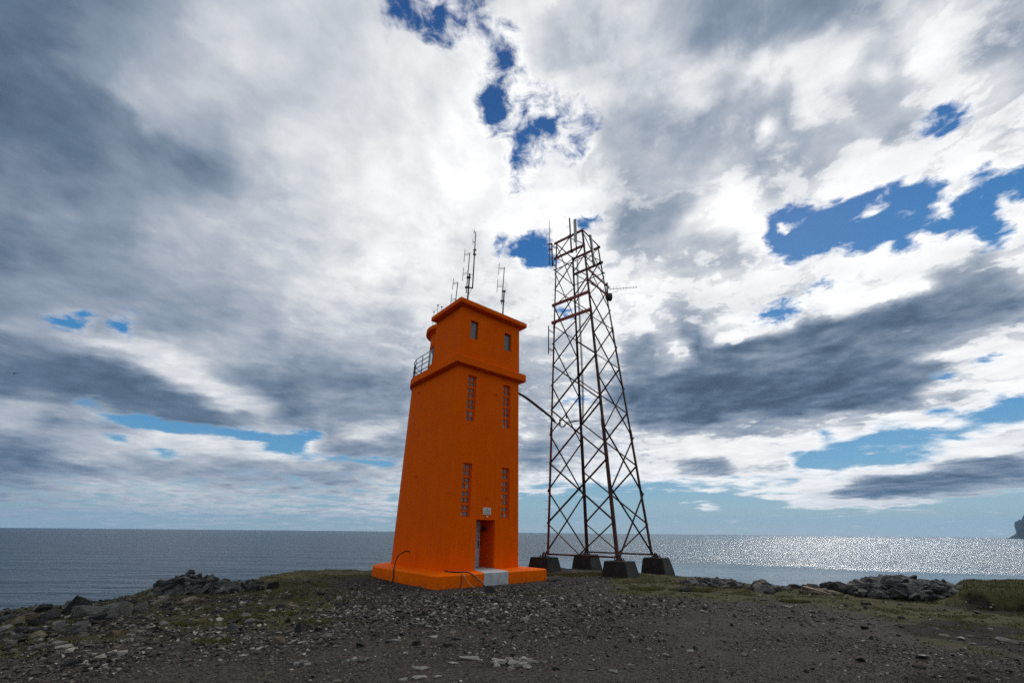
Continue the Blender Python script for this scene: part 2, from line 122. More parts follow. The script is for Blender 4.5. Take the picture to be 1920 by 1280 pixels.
    (41, (25,25,25,25,25,26,29,34,38,39,43,46,45,44,43,41,39,40,44,47,47,49,52,53,53,55,56,57,57,57,57,57,57,57,57,58,58,58,58,59,59,59,59,60,60,60,60,60,60,60,60,61,60,60,59,59,58,57,51,43,41,41,41,41,42,46,52,54,57,59,57,51,44,43,43,43,43,44,44,48,49,46,45,46,52,57,56,47,44,40,41,41,41,41),
     (0,0,0,0,0,0,0,0,0,0,0,0,0,0,0,0,0,0,0,0,0,0,0,0,0,0,0,0,0,0,0,0,0,0,0,0,0,0,0,0,0,0,0,0,0,0,0,0,0,0,0,0,0,17,39,44,30,0,0,0,0,0,0,0,0,0,0,0,0,0,0,0,0,0,0,0,0,0,0,0,0,0,0,0,0,0,0,0,0,0,0,0,0,0)),
    (43, (25,25,25,25,26,27,31,35,36,38,40,41,43,45,46,44,42,44,47,49,51,54,55,55,55,56,57,57,57,57,58,58,58,58,59,59,59,59,59,59,60,60,60,60,60,61,61,61,61,61,61,61,60,60,59,59,58,58,55,52,49,46,46,47,49,49,46,48,49,51,50,48,46,44,48,49,44,50,54,51,46,45,45,55,47,56,56,53,49,47,42,41,41,41),
     (0,0,0,0,0,0,0,0,0,0,0,0,0,0,0,0,0,0,0,0,0,0,0,0,0,0,0,0,0,0,0,0,0,0,0,0,0,0,0,0,0,0,0,0,0,0,0,0,0,0,0,0,0,0,0,0,0,0,0,0,0,0,0,0,0,0,0,0,0,0,0,0,0,0,0,0,0,0,0,0,0,0,0,0,0,0,0,0,0,0,0,0,0,0)),
    (45, (25,25,25,26,27,30,31,34,38,40,40,41,41,44,46,47,47,47,48,49,53,55,56,57,57,57,58,58,58,58,58,58,58,58,59,59,59,59,60,60,60,61,61,61,61,62,62,62,61,61,61,61,60,60,59,59,58,58,56,52,49,47,47,47,47,47,45,43,43,43,43,44,45,43,61,52,43,48,54,53,50,52,50,46,46,54,55,54,52,49,47,41,41,41),
     (0,0,0,0,0,0,0,0,0,0,0,0,0,0,0,0,0,0,0,0,0,0,0,0,0,0,0,0,0,0,0,0,0,0,0,0,0,0,0,0,0,0,0,0,0,5,13,6,0,0,0,0,0,0,0,0,0,0,0,0,0,0,0,0,0,0,0,0,0,0,0,0,0,0,0,0,0,0,0,0,0,0,0,0,0,0,0,15,0,0,0,0,0,0)),
    (47, (25,25,26,27,30,31,32,34,35,38,40,41,43,44,45,46,48,48,48,49,50,51,52,53,54,55,56,57,57,58,58,58,58,59,59,59,59,59,60,60,60,61,61,61,61,61,61,61,61,61,60,60,60,59,58,57,56,55,52,49,48,47,47,47,47,47,46,43,43,43,43,43,43,43,43,43,43,49,56,58,58,58,56,52,50,54,55,54,53,51,49,47,41,41),
     (0,0,0,0,0,0,0,0,0,0,0,0,0,0,0,0,0,0,0,0,0,0,0,0,0,0,0,0,0,0,0,0,0,0,0,0,0,0,0,0,0,0,0,0,0,11,15,21,13,6,0,0,0,0,0,0,2,0,0,0,0,0,0,0,0,0,0,0,0,0,0,0,0,0,0,0,0,0,0,0,0,0,0,0,0,0,0,0,0,0,0,0,0,0)),
    (49, (25,26,27,30,31,32,34,35,36,37,40,45,47,48,48,51,53,52,51,50,50,51,51,53,54,55,55,56,56,56,56,57,57,58,59,59,59,59,60,60,60,61,61,61,61,61,61,61,60,60,60,59,59,59,58,57,56,53,49,48,48,47,47,47,47,46,45,45,44,43,43,43,43,43,45,50,57,59,59,58,56,52,45,43,44,52,56,55,54,53,51,49,47,42),
     (0,0,0,0,0,0,0,0,0,0,0,0,0,0,0,0,0,0,0,0,0,0,0,0,0,0,0,0,0,0,0,0,0,0,0,0,0,0,0,0,0,0,0,0,0,7,18,45,23,20,13,5,5,9,19,31,13,3,0,0,0,0,0,0,0,0,0,0,0,0,0,0,0,0,0,0,0,0,0,0,0,0,0,0,0,0,0,0,0,0,0,0,0,0)),
    (51, (26,27,30,31,33,34,35,36,37,37,40,44,47,49,49,50,51,52,52,52,51,51,52,53,54,54,55,55,55,56,56,56,56,57,58,58,58,59,59,59,60,60,60,60,60,60,61,60,60,60,60,59,59,59,58,58,56,53,49,48,48,48,47,47,48,49,51,56,59,59,55,53,52,56,60,60,58,52,49,44,42,41,41,41,42,46,53,56,55,54,53,51,50,48),
     (0,0,0,0,0,0,0,0,0,0,0,0,0,0,0,0,0,0,0,0,0,0,0,0,0,0,0,0,0,0,0,0,0,0,0,0,0,0,0,0,0,0,0,0,5,10,20,34,30,23,23,23,23,23,23,29,20,8,0,0,0,0,0,0,0,0,0,0,0,0,0,0,0,0,0,0,0,0,0,0,0,0,0,0,0,0,0,0,0,0,0,0,0,0)),
    (53, (28,31,31,33,34,35,36,37,37,40,44,46,46,46,47,49,49,50,50,51,51,51,52,53,54,54,54,55,55,56,56,56,57,57,58,58,58,58,59,59,59,59,59,60,60,60,61,60,60,60,60,59,59,59,59,58,57,55,52,50,49,50,51,53,54,56,57,59,60,60,60,59,58,56,50,45,43,42,42,41,41,39,38,39,41,42,46,52,56,55,54,53,52,50),
     (0,0,0,0,0,0,0,0,0,0,0,0,0,0,0,0,0,0,0,0,0,0,0,0,0,0,0,0,0,0,0,0,0,0,0,0,0,0,0,0,0,4,14,20,23,23,23,23,23,30,60,60,60,26,23,23,31,14,4,0,0,0,0,0,0,0,0,0,0,0,0,0,0,0,0,0,0,0,0,0,0,0,0,0,0,0,0,0,0,0,0,0,0,0)),
    (55, (31,32,34,35,35,36,37,38,41,44,46,46,46,47,47,47,49,50,51,51,51,51,52,53,53,54,54,55,55,56,56,56,57,58,58,58,58,58,58,58,58,59,59,59,59,59,59,59,59,59,59,59,58,58,58,57,57,56,56,55,55,55,54,54,54,55,56,57,58,58,56,51,46,43,42,42,42,42,42,41,40,38,37,38,39,41,42,45,51,55,55,54,53,53),
     (0,0,0,0,0,0,0,0,0,0,0,0,0,0,0,0,0,0,0,0,0,0,0,0,0,0,0,0,0,0,0,0,0,0,0,0,0,0,0,0,0,10,21,63,63,63,33,23,47,23,23,23,23,23,22,15,8,1,0,0,0,0,0,0,0,0,0,0,0,0,0,0,0,0,0,0,0,0,0,0,0,0,0,0,0,0,0,0,0,0,0,0,0,0)),
    (57, (33,34,35,36,37,37,38,42,45,46,46,46,47,47,47,48,49,50,51,51,51,51,52,52,52,53,54,55,55,56,56,57,57,58,58,58,58,58,58,58,58,58,58,58,58,58,58,58,58,58,58,57,56,56,55,53,51,50,50,50,50,51,52,53,53,53,54,53,52,48,45,43,42,42,41,41,41,41,42,42,41,40,38,37,37,39,41,42,44,49,54,56,55,54),
     (0,0,0,0,0,0,0,0,0,0,0,0,0,0,0,0,0,0,0,0,0,0,0,0,0,0,0,0,0,0,0,0,0,0,0,0,0,0,0,0,0,11,33,63,63,37,23,23,23,23,20,15,10,5,0,0,0,0,0,0,0,0,0,0,0,0,0,0,0,0,0,0,0,0,0,0,0,0,0,0,0,0,0,0,0,0,0,0,0,0,0,0,0,0)),
    (59, (35,35,36,37,37,40,43,45,46,46,46,47,47,47,48,50,50,51,51,51,51,51,51,51,51,52,53,53,53,54,55,56,57,57,58,58,58,58,58,58,58,58,58,58,57,57,57,57,56,53,51,48,47,46,46,47,47,47,47,47,47,48,49,50,50,50,49,48,47,46,44,43,42,41,40,40,40,40,41,42,42,42,40,39,37,37,38,40,42,42,46,52,55,55),
     (0,0,0,0,0,0,0,0,0,0,0,0,0,0,0,0,0,0,0,0,0,0,0,0,0,0,0,2,4,0,0,0,0,0,0,0,0,0,0,0,0,7,10,12,13,14,13,11,11,4,0,0,0,0,0,0,0,0,0,0,0,0,0,0,0,0,0,0,0,0,0,0,0,0,0,0,0,0,0,0,0,0,0,0,0,0,0,0,0,0,0,0,0,0)),
    (61, (36,37,37,39,42,45,46,46,46,47,47,47,48,49,50,51,51,51,51,51,51,51,51,50,50,50,50,51,52,54,55,55,56,56,57,57,57,58,58,58,58,58,58,58,58,58,58,57,55,52,49,47,47,47,47,47,47,47,47,47,47,48,49,49,49,48,48,47,45,44,43,43,43,42,41,40,40,40,40,41,41,42,42,41,39,38,37,38,39,41,42,43,48,53),
     (0,0,0,0,0,0,0,0,0,0,0,0,0,0,0,0,0,0,0,0,0,0,0,0,0,0,7,17,27,30,23,26,29,31,31,27,23,20,16,13,10,7,8,21,41,42,33,22,12,1,0,0,0,0,0,0,0,0,0,0,0,0,0,0,0,0,0,0,0,0,0,0,0,0,0,0,0,0,0,0,0,0,0,0,0,0,0,0,0,0,0,0,0,0)),
    (63, (37,39,42,44,46,46,46,47,47,47,47,48,49,50,51,51,51,51,51,51,51,51,50,50,50,50,50,51,51,52,53,54,55,55,56,56,57,57,58,58,58,58,58,58,58,58,58,58,55,52,50,48,47,47,47,47,48,48,48,49,50,50,49,49,48,47,47,47,46,45,44,43,43,43,42,41,40,40,40,40,41,41,42,42,41,40,39,37,37,38,39,41,42,43),
     (0,0,0,0,0,0,0,0,0,0,0,0,0,0,0,0,0,0,0,0,0,0,0,0,0,3,10,17,24,30,32,32,32,33,47,45,32,32,32,32,32,32,35,32,32,30,17,9,1,0,0,0,0,0,0,0,0,0,0,0,0,0,0,0,0,0,0,0,0,0,0,0,0,0,0,0,0,0,0,0,0,0,0,0,0,0,0,0,0,0,0,0,0,0)),
    (65, (43,45,46,46,46,47,47,47,47,48,49,50,51,51,51,51,51,51,51,51,51,50,50,50,50,50,50,51,51,52,53,53,54,54,55,55,56,56,57,57,57,57,58,58,58,58,58,58,57,56,55,54,53,53,53,53,52,52,51,51,51,50,50,49,48,48,47,47,47,46,45,44,44,43,43,42,42,41,40,40,40,40,41,41,42,42,41,40,38,37,37,38,39,41),
     (0,0,0,0,0,0,0,0,0,0,0,0,0,0,0,0,0,0,0,0,0,0,0,0,0,1,1,1,1,1,1,4,9,13,18,22,26,29,31,31,38,32,26,17,9,1,0,0,0,0,0,9,21,20,6,0,0,0,0,0,0,0,0,0,0,0,0,0,0,0,0,0,0,0,0,0,0,0,0,0,0,0,0,0,0,0,0,0,0,0,0,0,0,0)),
    (67, (46,46,46,47,47,47,47,48,49,50,50,51,51,51,51,51,51,51,51,50,50,50,50,50,50,50,51,51,52,53,53,53,54,54,54,55,55,56,56,56,56,57,57,57,58,58,58,58,57,56,55,54,54,53,53,53,52,52,51,51,51,51,50,50,49,48,47,47,47,47,46,45,44,44,43,43,43,42,41,40,40,40,40,40,41,41,42,42,41,40,39,38,37,37),
     (0,0,0,0,0,0,0,0,0,0,0,0,0,0,0,0,0,0,0,0,0,0,0,1,1,1,1,1,1,1,1,1,1,1,1,1,1,1,1,1,1,1,1,0,0,0,0,0,0,0,0,0,0,0,0,0,0,0,0,0,0,0,0,0,0,0,0,0,0,0,0,0,0,0,0,0,0,0,0,0,0,0,0,0,0,0,0,0,0,0,0,0,0,0)),
    (69, (47,47,47,47,48,49,49,50,51,51,51,51,51,51,51,51,51,50,50,50,50,50,50,50,50,51,51,52,53,53,53,54,54,54,55,55,56,56,56,56,56,57,57,57,58,58,58,58,57,56,55,54,54,53,53,53,53,52,52,51,51,51,51,50,50,49,48,48,47,47,47,46,45,45,44,43,43,43,43,42,41,40,40,40,40,40,41,41,42,42,42,41,40,39),
     (0,0,0,0,0,0,0,0,0,0,0,0,0,0,0,0,0,0,0,0,0,0,1,1,1,1,1,1,1,1,1,1,1,1,1,1,1,1,1,1,1,1,0,0,0,0,0,0,0,0,0,0,0,0,0,0,0,0,0,0,0,0,0,0,0,0,0,0,0,0,0,0,0,0,0,0,0,0,0,0,0,0,0,0,0,0,0,0,0,0,0,0,0,0)),
]


class NG:
    """small helper for node trees"""
    def __init__(self, tree):
        self.t = tree

    def node(self, typ, **kw):
        n = self.t.nodes.new(typ)
        for k, v in kw.items():
            setattr(n, k, v)
        return n

    def put(self, sock, v):
        if isinstance(v, bpy.types.NodeSocket):
            self.t.links.new(v, sock)
        elif v is not None:
            sock.default_value = v

    def math(self, op, a, b=None, c=None, clamp=False):
        n = self.node('ShaderNodeMath', operation=op, use_clamp=clamp)
        for i, v in enumerate((a, b, c)):
            self.put(n.inputs[i], v)
        return n.outputs[0]

    def vmath(self, op, a, b=None, s=None):
        n = self.node('ShaderNodeVectorMath', operation=op)
        self.put(n.inputs[0], a)
        self.put(n.inputs[1], b)
        if s is not None:
            self.put(n.inputs['Scale'], s)
        return n.outputs['Value'] if op in ('DOT_PRODUCT', 'LENGTH') else n.outputs[0]

    def mix(self, f, a, b, blend='MIX'):
        n = self.node('ShaderNodeMix', data_type='RGBA', blend_type=blend)
        n.clamp_factor = True
        self.put(n.inputs[0], f)
        self.put(n.inputs[6], a)
        self.put(n.inputs[7], b)
        return n.outputs[2]

    def fmix(self, f, a, b):
        n = self.node('ShaderNodeMix', data_type='FLOAT')
        self.put(n.inputs[0], f)
        self.put(n.inputs[2], a)
        self.put(n.inputs[3], b)
        return n.outputs[0]

    def step(self, v, a, b, lo=0.0, hi=1.0, kind='SMOOTHSTEP'):
        n = self.node('ShaderNodeMapRange', interpolation_type=kind)
        self.put(n.inputs[0], v)
        for i, x in enumerate((a, b, lo, hi)):
            self.put(n.inputs[i + 1], x)
        return n.outputs[0]

    def noise(self, vec, scale, detail=4.0, rough=0.55, dist=0.0, dims='3D', out=0, lac=2.0):
        n = self.node('ShaderNodeTexNoise', noise_dimensions=dims)
        self.put(n.inputs['Vector'], vec)
        n.inputs['Scale'].default_value = scale
        n.inputs['Detail'].default_value = detail
        n.inputs['Roughness'].default_value = rough
        n.inputs['Lacunarity'].default_value = lac
        n.inputs['Distortion'].default_value = dist
        return n.outputs[out]

    def ramp(self, f, stops, interp='LINEAR'):
        n = self.node('ShaderNodeValToRGB')
        cr = n.color_ramp
        cr.interpolation = interp
        while len(cr.elements) > 1:
            cr.elements.remove(cr.elements[-1])
        cr.elements[0].position = stops[0][0]
        cr.elements[0].color = tuple(stops[0][1]) + ((1.0,) if len(stops[0][1]) == 3 else ())
        for p, c in stops[1:]:
            e = cr.elements.new(p)
            e.color = tuple(c) + ((1.0,) if len(c) == 3 else ())
        self.put(n.inputs[0], f)
        return n.outputs[0]


world = bpy.data.worlds.new('World')
world.use_nodes = True
world.cycles.sampling_method = 'MANUAL'
world.cycles.sample_map_resolution = 512
wt = world.node_tree
wt.nodes.clear()
g = NG(wt)
dirv = g.node('ShaderNodeTexCoord').outputs['Generated']
sx = g.node('ShaderNodeSeparateXYZ')
g.put(sx.inputs[0], dirv)
up = g.math('MAXIMUM', sx.outputs[2], 0.0)
den = g.math('ADD', up, 0.10)
cq = g.node('ShaderNodeCombineXYZ')
g.put(cq.inputs[0], g.math('DIVIDE', sx.outputs[0], den))
g.put(cq.inputs[1], g.math('DIVIDE', sx.outputs[1], den))
q = cq.outputs[0]                                    # position on the cloud layer
warp = g.vmath('SUBTRACT', g.noise(q, 4.2, 9.0, 0.60, 0.3, out=1), (0.5, 0.5, 0.5))
amp = g.math('MULTIPLY_ADD', up, 0.115, 0.010)
wd = g.vmath('ADD', dirv, g.vmath('SCALE', warp, None, amp))
wd = g.vmath('NORMALIZE', wd)
sw = g.node('ShaderNodeSeparateXYZ')
g.put(sw.inputs[0], wd)
el = g.math('MULTIPLY', g.math('ARCSINE', sw.outputs[2]), 180 / math.pi)
azm = g.math('MULTIPLY', g.math('ARCTAN2', sw.outputs[0], sw.outputs[1]), 180 / math.pi)
parts3 = [g.math('MULTIPLY_ADD', azm, 1 / 48.0, o_, clamp=True) for o_ in (1.5, 0.5, -0.5)]      # three thirds of the azimuth range


def half(row, lo):
    e, lum, blu = row
    return [(i / 31.0, (lum[lo + i] / 63.0, blu[lo + i] / 63.0, 0.0)) for i in range(32)]


def row_group(row):
    """one elevation row of the map: looks up the three thirds of the azimuth range"""
    t = bpy.data.node_groups.new('sky_row', 'ShaderNodeTree')
    for nm in ('left', 'middle', 'right'):
        t.interface.new_socket(name=nm, in_out='INPUT', socket_type='NodeSocketFloat')
        t.interface.new_socket(name=nm + ' out', in_out='OUTPUT', socket_type='NodeSocketColor')
    gg = NG(t)
    gi, go = gg.node('NodeGroupInput'), gg.node('NodeGroupOutput')
    for k_ in range(3):
        gg.put(go.inputs[k_], gg.ramp(gi.outputs[k_], half(row, 31 * k_)))
    return t


row_trees = [row_group(r) for r in SKY_ROWS]
cols = None
for k, row in enumerate(SKY_ROWS):
    gn = g.node('ShaderNodeGroup', node_tree=row_trees[k])
    for k_ in range(3):
        g.put(gn.inputs[k_], parts3[k_])
    if cols is None:
        cols = [gn.outputs[k_] for k_ in range(3)]
    else:
        f = g.step(el, SKY_ROWS[k - 1][0], row[0])
        cols = [g.mix(f, cols[k_], gn.outputs[k_]) for k_ in range(3)]
skym = g.mix(g.step(azm, -24.001, -23.999, kind='LINEAR'), cols[0], cols[1])
skym = g.mix(g.step(azm, 23.999, 24.001, kind='LINEAR'), skym, cols[2])
# beyond the mapped part the same kind of broken cloud goes on all round
f_out = g.math('MAXIMUM', g.step(g.math('ABSOLUTE', azm), 58.0, 78.0), g.step(el, 60.0, 74.0))
n_out = g.noise(q, 1.1, 5.0, 0.55, 0.2)
gen = g.node('ShaderNodeCombineColor')
g.put(gen.inputs[0], g.step(n_out, 0.30, 0.70, 0.92, 0.52))
g.put(gen.inputs[1], g.step(n_out, 0.40, 0.28, 0.0, 0.7))
skym = g.mix(f_out, skym, gen.outputs[0])
sm = g.node('ShaderNodeSeparateColor')
g.put(sm.inputs[0], skym)
lum0, open0 = sm.outputs[0], sm.outputs[1]
fine = g.noise(q, 7.0, 10.0, 0.62, 0.25)
sunq = (math.sin(R(SUN_AZ)), math.cos(R(SUN_AZ)), 0.0)
bil_a = g.noise(q, 3.2, 7.0, 0.50, 0.3)
bil_b = g.noise(g.vmath('ADD', q, tuple(c * 0.06 for c in sunq)), 3.2, 7.0, 0.50, 0.3)
relief = g.math('SUBTRACT', bil_a, bil_b)
soft = g.noise(q, 2.6, 7.0, 0.55, 0.6)
soft2 = g.noise(g.vmath('ADD', q, (3.1, 7.7, 1.3)), 19.0, 7.0, 0.64, 0.5)
vor = g.node('ShaderNodeTexVoronoi', feature='F1')
g.put(vor.inputs['Vector'], g.vmath('ADD', q, g.vmath('SCALE', warp, None, 0.35)))
vor.inputs['Scale'].default_value = 7.0
vor.inputs['Detail'].default_value = 2.0
vor.inputs['Roughness'].default_value = 0.55
low = g.step(up, 0.10, 0.30)                                   # far cloud is seen edge-on: broader texture there
far_n = g.noise(g.vmath('MULTIPLY', q, (1.0, 1.0, 1.0)), 2.3, 6.0, 0.60, 0.3)
edge_n = g.fmix(low, far_n, soft2)
fine_n = g.fmix(low, far_n, fine)
puff = g.math('MULTIPLY', g.step(up, 0.06, 0.25, 0.25, 1.0), g.math('SUBTRACT', 0.62, vor.outputs['Distance']))         # rounded heads of cumulus
o1 = g.math('ADD', open0, g.math('MULTIPLY', g.math('SUBTRACT', fine_n, 0.5), 0.95))
o1 = g.math('SUBTRACT', o1, g.math('MULTIPLY', puff, 0.22))
o1 = g.math('ADD', o1, g.math('MULTIPLY', g.math('SUBTRACT', edge_n, 0.5), 1.75))
opening = g.math('MULTIPLY', g.step(o1, 0.10, 0.80), g.step(open0, 0.02, 0.16))
rimlight = g.math('MULTIPLY', g.step(o1, -0.20, 0.20), g.step(open0, 0.04, 0.3))
contrast = g.step(azm, -45.0, 25.0, 0.55, 1.0)
d1 = g.math('MULTIPLY', g.math('SUBTRACT', soft, 0.5), 0.42)
d2 = g.math('MULTIPLY', relief, 0.55)
d3 = g.math('MULTIPLY', g.math('SUBTRACT', fine_n, 0.5), 0.16)
d3 = g.math('ADD', d3, g.math('MULTIPLY', g.math('SUBTRACT', edge_n, 0.5), 0.12))
dd = g.math('MULTIPLY', g.math('ADD', g.math('ADD', d1, d2), d3), contrast)
lum = g.math('ADD', lum0, g.math('MULTIPLY', dd, g.step(lum0, 0.25, 0.65, 1.15, 1.0)))
# lit cumulus edges against shaded bases, mostly towards the sun
edge = g.math('ADD', g.math('ADD', lum0, g.math('MULTIPLY', puff, 0.30)), g.math('MULTIPLY', g.math('SUBTRACT', fine_n, 0.5), 0.38))
edge = g.math('ADD', edge, g.math('MULTIPLY', g.math('SUBTRACT', edge_n, 0.5), 0.18))
crisp = g.math('MAXIMUM', g.step(edge, 0.50, 0.80, 0.34, 1.0), g.math('MULTIPLY', lum, 0.97))
lum = g.fmix(g.math('MULTIPLY', g.step(azm, -30.0, 20.0, 0.10, 0.62), g.step(el, 55.0, 30.0, 0.25, 1.0)), lum, crisp)
lum = g.math('ADD', lum, g.math('MULTIPLY', rimlight, 0.07))
cloudc = g.ramp(lum, [(0.0, (0.018, 0.026, 0.040)), (0.30, (0.055, 0.086, 0.137)), (0.45, (0.122, 0.178, 0.262)), (0.60, (0.265, 0.325, 0.415)),
                      (0.75, (0.485, 0.525, 0.590)), (0.88, (0.765, 0.785, 0.81)), (0.96, (0.96, 0.962, 0.97)), (1.0, (1.06, 1.06, 1.06))])
nish = g.node('ShaderNodeTexSky', sky_type='NISHITA')
nish.sun_disc = False
nish.sun_elevation = R(SUN_EL)
nish.sun_rotation = R(SUN_AZ)
nish.altitude = 20.0
nish.air_density = 1.0
nish.dust_density = 0.3
nish.ozone_density = 2.0
bg_sky = g.node('ShaderNodeBackground')
def srgb(r, gg, b):
    return tuple((x / 255 / 12.92) if x < 10.3 else ((x / 255 + 0.055) / 1.055) ** 2.4 for x in (r, gg, b))


clear = g.ramp(g.math('DIVIDE', el, 90.0, clamp=True), [(0.0, srgb(172, 198, 206)), (0.035, srgb(150, 188, 203)), (0.08, srgb(106, 168, 206)), (0.14, srgb(70, 144, 202)),
                       (0.28, srgb(52, 128, 192)), (0.45, srgb(40, 104, 172)), (0.65, srgb(36, 84, 146)), (1.0, srgb(28, 66, 122))])
nish_s = g.vmath('SCALE', nish.outputs[0], None, 0.07)
g.put(bg_sky.inputs[0], g.mix(0.85, nish_s, clear))
bg_sky.inputs[1].default_value = 1.0
bg_cl = g.node('ShaderNodeBackground')
g.put(bg_cl.inputs[0], cloudc)
bg_cl.inputs[1].default_value = 1.0
ms = g.node('ShaderNodeMixShader')
g.put(ms.inputs[0], opening)
g.put(ms.inputs[1], bg_cl.outputs[0])
g.put(ms.inputs[2], bg_sky.outputs[0])
wo = g.node('ShaderNodeOutputWorld')
g.put(wo.inputs[0], ms.outputs[0])
scene.world = world

# ================================================================== helpers
rng = np.random.default_rng(7)
random.seed(7)


def hash2(ix, iy, seed):
    h = (ix.astype(np.int64) * 374761393 + iy.astype(np.int64) * 668265263 + seed * 1442695041) & 0x7fffffff
    h = ((h ^ (h >> 13)) * 1274126177) & 0x7fffffff
    return ((h ^ (h >> 16)) & 0xffff) / 65535.0


def vnoise(x, y, seed=0):
    x, y = np.asarray(x, float), np.asarray(y, float)
    ix, iy = np.floor(x), np.floor(y)
    fx, fy = x - ix, y - iy
    fx, fy = fx * fx * (3 - 2 * fx), fy * fy * (3 - 2 * fy)
    a, b = hash2(ix, iy, seed), hash2(ix + 1, iy, seed)
    c, d = hash2(ix, iy + 1, seed), hash2(ix + 1, iy + 1, seed)
    return (a * (1 - fx) + b * fx) * (1 - fy) + (c * (1 - fx) + d * fx) * fy


def fbm(x, y, seed=0, octs=4, gain=0.5):
    s, a, t = 0.0, 1.0, 0.0
    for i in range(octs):
        s = s + a * vnoise(x * 2 ** i, y * 2 ** i, seed + i * 17)
        t += a
        a *= gain
    return s / t


def sstep(x, a, b):
    t = np.clip((x - a) / (b - a), 0, 1)
    return t * t * (3 - 2 * t)


def link(name, me, parent=None, loc=None, rot=None, scale=None):
    o = bpy.data.objects.new(name, me)
    COL.objects.link(o)
    if parent is not None:
        o.parent = parent
    if loc is not None:
        o.location = loc
    if rot is not None:
        o.rotation_euler = rot
    if scale is not None:
        o.scale = scale
    return o


def tag(o, label=None, cat=None, group=None, kind=None):
    for k, v in (('label', label), ('category', cat), ('group', group), ('kind', kind)):
        if v:
            o[k] = v
    return o


def empty(name, loc, rz=0.0):
    o = link(name, None, loc=loc, rot=(0, 0, rz))
    o.empty_display_size = 0.3
    return o


class MB:
    """collects shapes into one mesh"""
    def __init__(self):
        self.bm = bmesh.new()

    def box(self, lo, hi, bevel=0.0):
        vs = [self.bm.verts.new((x, y, z)) for z in (lo[2], hi[2]) for y in (lo[1], hi[1]) for x in (lo[0], hi[0])]
        fs = [self.bm.faces.new([vs[i] for i in f]) for f in ((0, 2, 3, 1), (4, 5, 7, 6), (0, 1, 5, 4), (2, 6, 7, 3), (0, 4, 6, 2), (1, 3, 7, 5))]
        if bevel:
            es = {e for f in fs for e in f.edges}
            bmesh.ops.bevel(self.bm, geom=list(es), offset=bevel, segments=2, affect='EDGES', profile=0.5)
        return self

    def tube(self, pts, r, n=8, caps=True, closed=False):
        pts = [Vector(p) for p in pts]
        rs = r if isinstance(r, (list, tuple)) else [r] * len(pts)
        rings = []
        N = len(pts)
        ref = None
        for i, p in enumerate(pts):
            if closed:
                d = (pts[(i + 1) % N] - pts[i - 1]).normalized()
            else:
                d = (pts[min(i + 1, N - 1)] - pts[max(i - 1, 0)]).normalized()
            if ref is None or abs(ref.dot(d)) > 0.95:
                ref = Vector((0, 0, 1)) if abs(d.z) < 0.9 else Vector((1, 0, 0))
            a = d.cross(ref).normalized()
            b = a.cross(d).normalized()
            ref = b
            rings.append([self.bm.verts.new(p + rs[i] * (math.cos(2 * math.pi * k / n) * a + math.sin(2 * math.pi * k / n) * b)) for k in range(n)])
        for i in range(N if closed else N - 1):
            A, B = rings[i], rings[(i + 1) % N]
            for k in range(n):
                f = self.bm.faces.new((A[k], A[(k + 1) % n], B[(k + 1) % n], B[k]))
                f.smooth = True
        if caps and not closed:
            self.bm.faces.new(rings[0][::-1])
            self.bm.faces.new(rings[-1])
        return self

    def profile(self, p0, p1, shape, xdir):
        """a straight rolled-steel member: 2-D outline swept from p0 to p1"""
        p0, p1, xdir = Vector(p0), Vector(p1), Vector(xdir)
        d = (p1 - p0).normalized()
        y = d.cross(xdir).normalized()
        x = y.cross(d).normalized()
        A = [self.bm.verts.new(p0 + x * s[0] + y * s[1]) for s in shape]
        B = [self.bm.verts.new(p1 + x * s[0] + y * s[1]) for s in shape]
        n = len(shape)
        for i in range(n):
            self.bm.faces.new((A[i], A[(i + 1) % n], B[(i + 1) % n], B[i]))
        self.bm.faces.new(A[::-1])
        self.bm.faces.new(B)
        return self

    def prism(self, outline, z0, z1, cap0=True, cap1=True, outline1=None):
        o1 = outline1 or outline
        A = [self.bm.verts.new((p[0], p[1], z0)) for p in outline]
        B = [self.bm.verts.new((p[0], p[1], z1)) for p in o1]
        n = len(A)
        for i in range(n):
            f = self.bm.faces.new((A[i], A[(i + 1) % n], B[(i + 1) % n], B[i]))
            f.smooth = True
        if cap0:
            self.bm.faces.new(A[::-1])
        if cap1:
            self.bm.faces.new(B)
        return self

    def plate(self, xs, zs, holes, depth, y=0.0, skin=True):
        """a wall face in the plane y with rectangular openings that go 'depth' behind it"""
        cell = {}
        P = {}

        def v(i, k, yy):
            key = (i, k, yy)
            if key not in P:
                P[key] = self.bm.verts.new((xs[i], yy, zs[k]))
            return P[key]
        H = set(holes)
        for i in range(len(xs) - 1):
            for k in range(len(zs) - 1):
                if (i, k) not in H:
                    self.bm.faces.new((v(i, k, y), v(i + 1, k, y), v(i + 1, k + 1, y), v(i, k + 1, y)))
                    continue
                for di, dk, e in ((-1, 0, ((i, k), (i, k + 1))), (1, 0, ((i + 1, k + 1), (i + 1, k))), (0, -1, ((i + 1, k), (i, k))), (0, 1, ((i, k + 1), (i + 1, k + 1)))):
                    if (i + di, k + dk) not in H:
                        (a, b), (c, d) = e
                        self.bm.faces.new((v(a, b, y), v(c, d, y), v(c, d, y + depth), v(a, b, y + depth)))
        return self

    def mesh(self, name, mat, smooth_angle=None, recalc=True):
        if recalc:
            bmesh.ops.recalc_face_normals(self.bm, faces=self.bm.faces)
        me = bpy.data.meshes.new(name)
        self.bm.to_mesh(me)
        self.bm.free()
        for m in (mat if isinstance(mat, (list, tuple)) else [mat]):
            me.materials.append(m)
        if smooth_angle:
            me.polygons.foreach_set('use_smooth', [True] * len(me.polygons))
            me.set_sharp_from_angle(angle=R(smooth_angle))
        return me

    def build(self, name, mat, parent=None, smooth_angle=None, **kw):
        return link(name, self.mesh(name, mat, smooth_angle), parent, **kw)


